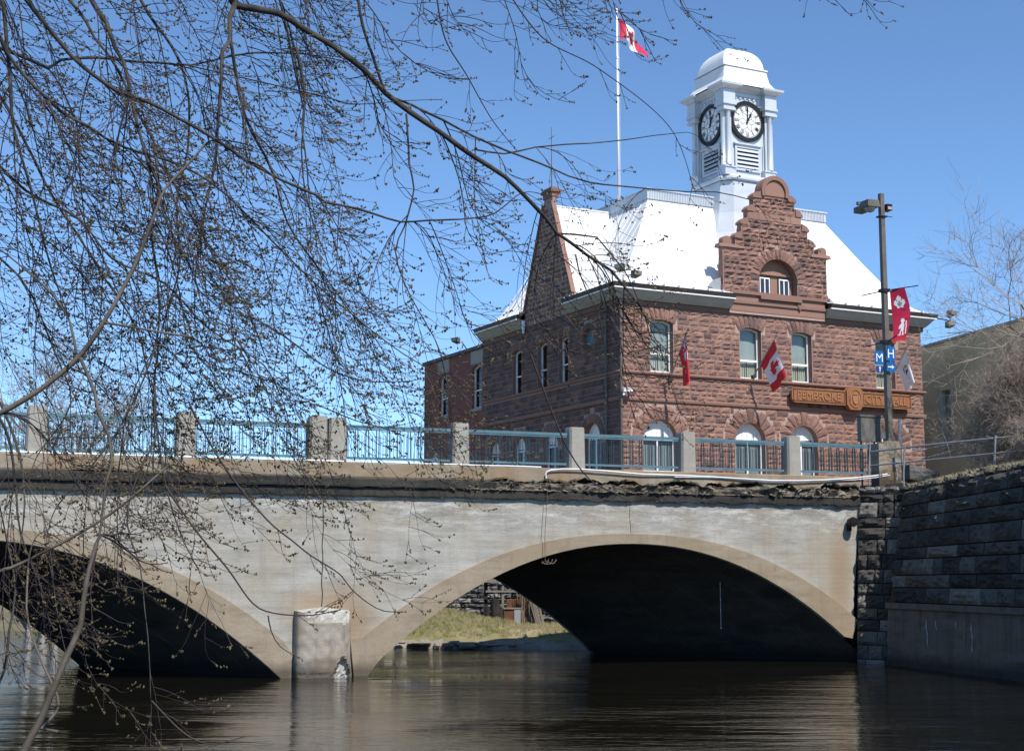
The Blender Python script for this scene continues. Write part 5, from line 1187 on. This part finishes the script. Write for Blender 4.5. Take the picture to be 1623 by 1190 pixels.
# right-hand building
RB=thing('side_building','plain tan concrete building beyond the bare shrub on the right','building',FW,(23.1,66,5.3))
FR=Frame((23.1,66,0),math.atan2(.965,-.26))     # x away from camera along its left face, -y... outward
def rb(name,mb,mats):
    V=[]; 
    for (x,y,z) in mb.v: q=FR.w((x,y,z)); V.append((q.x,q.y,q.z))
    mb.v=V; return mb.build(name,mats,RB)
# FR.n points left/outward (-.965,-.26)
zt=lambda x: 14.0
mb=MB(); TB=lambda s,d,z:(s,-d,z); mb.tf=TB
WN=[(-9+3.6*k,-8.1+3.6*k) for k in range(6)]
holes=[[(a,8.6),(b,8.6),(b,11.6),(a,11.6)] for a,b in WN]
mb.plate([(-26,5.0),(15,5.0),(15,14.0),(-26,14.0)],holes,0,.3); mb.box(-26,-25.9,0,14,5,14); mb.box(14.9,15,0.01,14,5,14); mb.box(-26,15,13.9,14,5,14); mb.box(-25.9,14.9,.05,13.9,13.6,13.8); rb('wall',mb,['tan_conc'])
mb=MB(TB); mb.box(-26.1,15.1,-.08,.3,14.005,14.12); rb('coping',mb,['greysheet'])
for a,b in WN:
    mb=MB(TB); mb.box(a,b,.22,.26,8.6,11.6,0); mb.box(a-.16,a+.02,-.05,.3,8.5,11.7,1); mb.box(b-.02,b+.10,-.05,.3,8.5,11.7,1); mb.box(a,b,.18,.24,10.0,10.08,1); rb('window',mb,['greysheet','cream'])
# ================================================================ vegetation
def catmull(pts,rs,step):
    out=[];ro=[]; n=len(pts)
    for i in range(n-1):
        p0,p1,p2,p3=pts[max(0,i-1)],pts[i],pts[i+1],pts[min(n-1,i+2)]; L=(p2-p1).length; k=max(1,int(L/step))
        for j in range(k):
            t=j/k; t2,t3=t*t,t*t*t
            out.append(.5*((2*p1)+(p2-p0)*t+(2*p0-5*p1+4*p2-p3)*t2+(3*p1-p0-3*p2+p3)*t3)); ro.append(rs[i]+(rs[i+1]-rs[i])*t)
    out.append(pts[-1]); ro.append(rs[-1]); return out,ro
def rot_about(v,axis,a): 
    axis=axis.normalized(); return v*math.cos(a)+axis.cross(v)*math.sin(a)+axis*axis.dot(v)*(1-math.cos(a))
rng=random.Random(21)
MT=thing('maple_tree','foreground maple with drooping bare twigs and opening buds, reaching in from the upper left','tree',FW,(-4.6,5.2,.6))
MX=['bark','bark_green']
LB=MB(); TWG=MB(); BUD=MB(); LIMBS=[]
def limb(px,Y0,Y1,r0,r1,m=0,dens=1.,sp=1.,big=True,mx=None):
    n=len(px); pts=[P(x,y,Y0+(Y1-Y0)*i/(n-1)) for i,(x,y) in enumerate(px)]
    pts=[p+Vector((0,.02*math.sin(i*2.1+px[0][0]),0)) for i,p in enumerate(pts)]
    rs=[(r0+(r1-r0)*i/(n-1))*(Y0+(Y1-Y0)*i/(n-1))/FPX for i in range(n)]
    s=(Y0+Y1)/2/FPX; c,r=catmull(pts,rs,22*s)
    ph=rng.uniform(0,9); c=[p+Vector((math.sin(i*.9+ph)+rng.uniform(-.4,.4),0,math.cos(i*.7+ph)+rng.uniform(-.4,.4)))*s*(1.0 if m==0 else .3) for i,p in enumerate(c)]
    r=[q*rng.uniform(.92,1.1) for q in r]
    LB.tube(c,r,7 if r0>2.5 else 5,m); LIMBS.append((c,r,s,dens*max(.62,min(1.35,1.45-np.mean([q[0] for q in px])/700.))*(.45 if np.mean([q[1] for q in px])>620 else 1),sp)); return c
TR=Vector((-4.6,5.2,.6))
# trunk and the heavy boughs outside the picture that feed the visible ones
tk=MB(); tp,tr_=catmull([TR+Vector((0,0,-.4)),TR+Vector((.05,.1,1.2)),TR+Vector((.2,.3,2.6)),TR+Vector((.25,.6,4.2)),TR+Vector((.5,1.0,5.6))],[.42,.33,.27,.22,.16],.15)
tk.tube(tp,tr_,14); tk.build('trunk',['bark'],MT,smooth=True)
top=tp[-1]; mid=tp[len(tp)//2]
def feeder(a,b,r0,r1,sag=.3):
    a=Vector(a);b=Vector(b); m_=(a+b)/2+Vector((0,0,sag)); c,r=catmull([a,m_,b],[r0,(r0+r1)/2,r1],.2); LB.tube(c,r,8)
# --- traced main limbs: (picture points, depth start, depth end, radius px start/end)
L=[]
def A(px,Y0,Y1,r0,r1,m=0,dens=1.,sp=1.,feed=True,fr_=None):
    c=limb(px,Y0,Y1,r0,r1,m,dens,sp)
    if feed:
        src=fr_ if fr_ is not None else min(tp,key=lambda q:(q-c[0]).length)
        feeder(src,c[0],max(.03,r0*2*Y0/FPX),r0*Y0/FPX)
    return c
A([(345,-60),(368,2),(378,10),(440,22),(480,45),(530,76),(575,108),(610,145),(650,180),(700,212),(750,246),(800,281),(840,320),(865,345),(882,370),(905,386),(930,402),(970,430),(990,455),(1012,482)],7.2,8.6,6.2,1.7,0,1.6)
A([(374,6),(366,30),(364,62),(352,85),(350,150),(340,250),(326,330),(318,400)],7.2,7.0,5,1.2,0,1.4,feed=False)
A([(364,62),(380,150),(400,210),(432,275),(455,350),(500,420),(560,500)],7.2,7.6,3,1,0,1.6,feed=False)
A([(20,-50),(40,0),(67,34),(111,84),(148,120),(185,148),(235,161),(286,188),(343,222),(386,252),(447,286),(500,309),(514,318),(568,331),(615,348),(635,351),(702,348),(753,346),(786,336),(817,312)],6.3,7.2,4,1,0,1.0)
A([(130,-60),(145,0),(168,34),(183,77),(195,100),(205,145),(222,208),(232,255),(249,292),(262,345),(300,420)],6.8,6.6,4.5,1.3,0,1.3)
A([(-60,60),(0,77),(34,87),(77,107),(100,97),(150,91),(200,97),(255,101),(302,101),(353,92),(403,87),(480,84),(540,95)],7.5,8.2,3.4,1,0,.9)
A([(0,60),(7,80),(44,124),(77,158),(97,178),(144,205),(168,220),(208,235),(290,265),(360,310),(430,380),(500,450),(560,500),(640,560),(720,612)],6.6,7.2,3.3,.8,0,1.5)
A([(60,-50),(110,0),(135,30),(150,60),(185,110),(230,200),(275,290),(330,390),(380,470),(420,560)],7.6,7.4,3,1,0,1.3)
A([(-40,-60),(0,-10),(10,70),(20,180),(35,250),(60,350),(90,450)],7.0,7.2,4,1.5,0,1.3)
A([(-60,100),(0,150),(40,230),(95,330),(160,430),(215,520),(240,620)],7.8,7.6,3,1,0,1.3)
A([(200,-50),(235,20),(280,90),(300,150),(295,240),(280,330),(285,430),(250,540),(245,640)],8.2,7.8,2.6,1.0,0,1.3)
A([(245,232),(250,300),(240,370),(250,440),(250,515),(222,620),(160,720),(90,800)],6.8,6.6,2.8,1.0,0,1.0,feed=False)
A([(-40,225),(40,300),(120,345),(180,410),(260,450),(330,520),(420,580),(450,640)],7.4,7.6,2.4,.8,0,1.2)
A([(-60,330),(-10,395),(30,440),(50,470),(90,560),(110,640),(60,720)],7.2,7,2.4,.9,0,1.1)
A([(430,-50),(450,30),(470,120),(482,180),(478,240),(490,330),(520,420)],7.6,7.8,2.4,.8,0,1.2)
A([(560,-60),(575,40),(590,90),(615,150),(652,165),(702,192),(753,218),(803,239),(854,259),(900,277),(934,289),(1002,299),(1086,302),(1136,304),(1186,318)],8.0,8.8,2.6,.8,0,.8)
A([(753,238),(800,242),(850,234),(934,229),(988,220),(1035,215),(1086,212)],8.4,8.8,1.6,.6,0,.7,feed=False)
A([(470,78),(480,130),(484,165),(480,210),(488,290),(492,340)],7.5,7.3,2.4,.8,0,1.2,feed=False)
A([(643,180),(650,260),(656,300),(640,360),(628,400),(650,470),(700,560),(712,640)],7.9,7.7,1.8,.8,0,1.1,feed=False)
A([(400,505),(450,532),(518,582),(561,602),(588,606),(652,602),(696,592)],7.2,7.4,1.4,.6,0,.7,feed=False)
A([(880,370),(910,372),(945,378),(965,400),(990,430),(1010,470),(1040,540),(1060,590)],8.6,8.8,1.8,.6,0,.6,feed=False)
A([(912,402),(918,430),(930,460),(950,500),(960,560)],8.5,8.4,1.6,.6,0,.6,feed=False)
# greenish foreground shoot with side branches
G=A([(-80,690),(0,656),(67,616),(124,562),(168,508),(195,458),(218,404),(249,334),(262,300),(300,255),(325,232)],4.9,5.3,5,1.6,1,.35)
A([(124,562),(110,510),(85,470),(50,435),(0,395),(-30,380)],4.95,5.1,2.4,1,1,.5,feed=False)
A([(168,513),(230,522),(300,533)],5,5.1,2.2,1.6,1,.2,feed=False)
A([(126,567),(148,620),(160,657),(172,691),(176,731),(170,768),(160,829),(150,876)],4.95,4.8,2.8,1.8,1,.3,feed=False)
A([(-60,940),(0,905),(15,900),(47,886),(111,854),(158,824),(197,797),(241,763),(262,740)],5,5.2,3.2,1.8,1,.3,fr_=mid)
A([(10,1260),(39,1190),(60,1143),(89,1086),(104,1047),(125,989),(135,945),(143,901),(150,860)],4.1,4.3,6.5,3.2,1,.25,fr_=tp[3])
A([(89,1160),(65,1155),(91,1128),(89,1105),(68,1052),(52,1003),(39,962),(45,900)],4.6,5,2.6,1.4,1,.4,feed=False)
A([(-20,1120),(5,1060),(15,1000),(26,937),(10,860),(0,800)],5,5.2,2.4,1.2,0,.7,fr_=tp[4])
A([(-40,600),(10,680),(20,760),(35,840),(60,920)],6,6.1,3,1,0,1.1)
A([(0,640),(30,720),(40,800),(30,880)],6.2,6,2.4,1,0,1.1)
A([(245,610),(250,700),(262,760),(285,840),(310,900)],6.6,6.4,2,.8,0,1.1,feed=False)
A([(250,690),(215,760),(200,830),(225,900),(228,960),(240,1110)],6.3,6,1.8,.8,0,.9,feed=False)
# limbs above the picture feeding the hanging sprays along the top
for k,(x0,Y) in enumerate(((-100,7.2),(100,8.0),(330,7.6))):
    pass
H1=[(x,-70+18*math.sin(x*.01)) for x in range(300,1200,85)]
A(H1,8.0,9.4,4,1.5,0,1.7,.95)
H2=[(x,-55+15*math.sin(x*.013)) for x in range(-80,560,80)]
A(H2,7.4,7.9,5,2,0,2.2,1.1)

def bud(p,s):
    for _ in range(rng.choice([1,2,2,3,4])):
        q=p+Vector((rng.uniform(-1,1),rng.uniform(-1,1),rng.uniform(-1,1)))*s*.55; r=s*rng.uniform(.45,.8); h=r*rng.uniform(1.1,1.7)
        ax=Vector((rng.uniform(-.7,.7),rng.uniform(-.7,.7),1)).normalized(); a=ax.orthogonal().normalized(); b=ax.cross(a)
        BUD.add([tuple(q+ax*h),tuple(q+a*r),tuple(q+b*r),tuple(q-a*r),tuple(q-b*r),tuple(q-ax*h)],[(0,1,2),(0,2,3),(0,3,4),(0,4,1),(5,2,1),(5,3,2),(5,4,3),(5,1,4)])
NT=[0,0]
def shoot(p,d,Lp,s,r0,lvl,upturn):
    """one hanging twig: droops, then turns out and up at its end. Lp in picture px, s metres per px"""
    step=max(7,Lp/13); n=max(4,int(Lp/step)); step=Lp/n; pts=[p.copy()]; dirs=[]
    side=Vector((rng.gauss(.8,.4),rng.gauss(0,.6),0))
    curl=Vector((rng.uniform(-1,1),rng.uniform(-1,1),rng.uniform(-1,1)))*.03
    for i in range(n):
        t=i/n; d=d+curl
        if t<.6: d=d+Vector((.02,0,-.22 if lvl==0 else -.06))
        else: d=d+side*(.20*upturn)+Vector((0,0,.19*upturn))
        d=(d+Vector((rng.uniform(-1,1),rng.uniform(-1,1),rng.uniform(-1,1)))*.045).normalized()
        p=p+d*(step*s); pts.append(p.copy()); dirs.append(d.copy())
    rr=[r0*(1-.6*i/n) for i in range(n+1)]
    TWG.tube(pts,rr,3,cap=False); NT[0]+=1
    bs=2.5*s
    if lvl>=1:
        for k in range(n-1,max(0,n-3),-1):
            if rng.random()<.5: bud(pts[k]+Vector((0,0,rng.uniform(-1,1)*s*2)),bs*.72)
    if lvl<2:
        gap=21 if lvl==0 else 42; acc=rng.uniform(10,26)
        for i in range(1,n):
            acc-=step
            while acc<0:
                acc+=gap*rng.uniform(.6,1.5)
                ax=dirs[i].cross(Vector((rng.uniform(-1,1),rng.uniform(-1,1),rng.uniform(-1,1))))
                if ax.length<.01: continue
                nd=rot_about(dirs[i],ax,R_(rng.uniform(28,68)))
                nd=(nd+Vector((.30,0,.05))).normalized()
                LL=(rng.uniform(45,150) if lvl==0 else rng.uniform(18,48))*(1.15-.5*i/n)
                shoot(pts[i],nd,LL,s,max(.5*s,r0*(.62 if lvl==0 else .75)),lvl+1,upturn)
    bud(pts[-1],bs)
    if rng.random()<.6: bud(pts[-1]-dirs[-1]*s*4,bs*.8)
BASE=.0145   # shoots per px of limb
for c,r,s,dens,sp in LIMBS:
    tot=sum((c[i+1]-c[i]).length for i in range(len(c)-1))/s
    k=int(tot*BASE*dens)
    for _ in range(k):
        i=rng.randrange(1,len(c)-1); t=i/len(c); d0=(c[i+1]-c[i-1]).normalized()
        nd=(d0*.55+Vector((rng.gauss(.05,.45),rng.gauss(0,.5),rng.uniform(-.9,.25)))).normalized()
        Lp=rng.uniform(130,360)*(.7 if dens<.6 else 1)*sp
        if rng.random()<.25: Lp*=1.35
        shoot(c[i],nd,Lp,s,min(r[i]*.7,1.35*s*rng.uniform(.7,1.25)),0,rng.uniform(.5,1.2))
    # tip continues as a shoot
    shoot(c[-1],(c[-1]-c[-2]).normalized(),rng.uniform(50,120),s,r[-1],0,.9)
# the few long single twigs that cross the pale bridge face
def single(px,Y,r,spread=1.):
    pts=[P(x,y,Y) for x,y in px]; s=Y/FPX; c,rr=catmull(pts,[r*s*(1-.6*i/(len(px)-1)) for i in range(len(px))],10*s); TWG.tube(c,rr,4)
    for i in range(2,len(c)-1):
        if rng.random()<.16*spread:
            d=(c[i+1]-c[i-1]).normalized(); shoot(c[i],rot_about(d,Vector((rng.uniform(-.3,.3),1,0)),R_(rng.choice([-40,35]))),rng.uniform(25,75),s,.7*s,1,1.0)
    bud(c[-1],2.2*s); bud(c[-1]-(c[-1]-c[-2]).normalized()*8*s,2*s); bud(c[-1]-(c[-1]-c[-2]).normalized()*18*s,1.8*s)
single([(300,640),(340,715),(380,773),(406,804),(432,832),(465,858),(491,879),(525,900),(542,913),(557,933),(583,955),(609,968),(644,969)],6.6,1.7)
single([(262,770),(310,840),(360,900),(400,955),(433,971),(483,975),(511,972),(539,966)],6.4,1.7)
single([(425,975),(430,1000),(445,1025),(480,1045)],6.4,1.2,.5)
single([(840,560),(870,640),(900,711),(935,760),(976,782),(1011,798),(1049,793)],8.3,1.5,.4)
single([(240,1110),(290,1160),(330,1178),(370,1172),(388,1166)],6.0,1.5,1.2)
single([(500,640),(560,665),(600,676),(640,690)],7.2,1.1,.4)
single([(280,100),(500,150),(560,165),(640,160),(700,158)],7.4,1.2,.8)
single([(690,-20),(705,60),(740,120),(780,190),(820,240)],8.2,1.5,1.4)
single([(800,-20),(860,60),(950,110),(1060,200),(1100,300)],8.6,1.3,1.)
LBm=LB.build('branches',MX,MT,smooth=True)
TWm=TWG.build('twigs',['twig'],MT); BUm=BUD.build('buds',['bud'],MT)
print('TWIGS',NT[0],'faces',len(TWG.f),len(BUD.f))

# bare shrubs above the retaining wall and a leafless tree on the right
def bush(name,label,base,stems,H,spread,r0,lv,m1,m2,seed,twr=.005,lean=(0,0),n3=4,grp=None):
    r=random.Random(seed); e=thing(name,label,'tree' if 'tree' in name else 'shrub',FW,base,grp); a=MB(); b=MB(); B_=Vector(base)
    def grow(p,d,L,rad,l):
        n=max(3,int(5-l*.5)); pts=[p.copy()]; 
        for i in range(n):
            d=(d+Vector((r.gauss(0,.16),r.gauss(0,.16),r.gauss(.03,.12)))).normalized(); p=p+d*L/n; pts.append(p.copy())
        rr=[rad*(1-.5*i/n) for i in range(n+1)]
        (a if l<2 else b).tube(pts,rr,6 if l<1 else (4 if l<2 else 3),cap=False)
        if l>=lv: return
        k=r.randint(3,n3+2)
        for j in range(k):
            i=r.randint(1,n); ax=Vector((r.gauss(0,1),r.gauss(0,1),r.gauss(0,1)))
            dd=(pts[i]-pts[i-1]).normalized(); 
            if dd.cross(ax).length<.01: continue
            nd=rot_about(dd,dd.cross(ax),R_(r.uniform(20,62))); grow(pts[i],nd,L*r.uniform(.48,.78),max(twr*.6,rad*.5),l+1)
    for k in range(stems):
        ang=r.uniform(0,6.28); s=spread*r.random()
        d=Vector((s*math.cos(ang)+lean[0],s*math.sin(ang)+lean[1],1)).normalized()
        grow(B_+Vector((r.uniform(-.3,.3),r.uniform(-.3,.3),0)),d,H*r.uniform(.35,.5),r0*r.uniform(.6,1),0)
    a.build('stems',[m1],e); b.build('fine_twigs',[m2],e); print(name,len(b.f))
bush('bare_tree','tall leafless tree with pale fine twigs at the right edge behind the shrub',(19.2,45.5,5.4),5,9.5,.35,.10,5,'shrubdark','shrubtwig',3,.009,(-.05,0),5)
bush('bare_shrub','wide tangled leafless shrub above the retaining wall in front of the tan building',(16.5,44.5,5.35),19,4.5,.9,.05,5,'shrubdark','shrubtwig',5,.009,(-.1,.1),4,'shrubs above the retaining wall')
bush('bare_shrub','second tangled leafless shrub nearest the right edge, overhanging the stone wall',(15.2,39.0,5.4),10,3.0,1.3,.035,5,'shrubdark','shrubtwig',9,.0075,(-.2,.2),4,'shrubs above the retaining wall')
bush('distant_tree','faint leafless tree far behind the bridge beside the leftmost parapet post',(-31.5,105,2.0),4,22,.30,.22,5,'fartwig','fartwig',12,.02,(0,0),4)
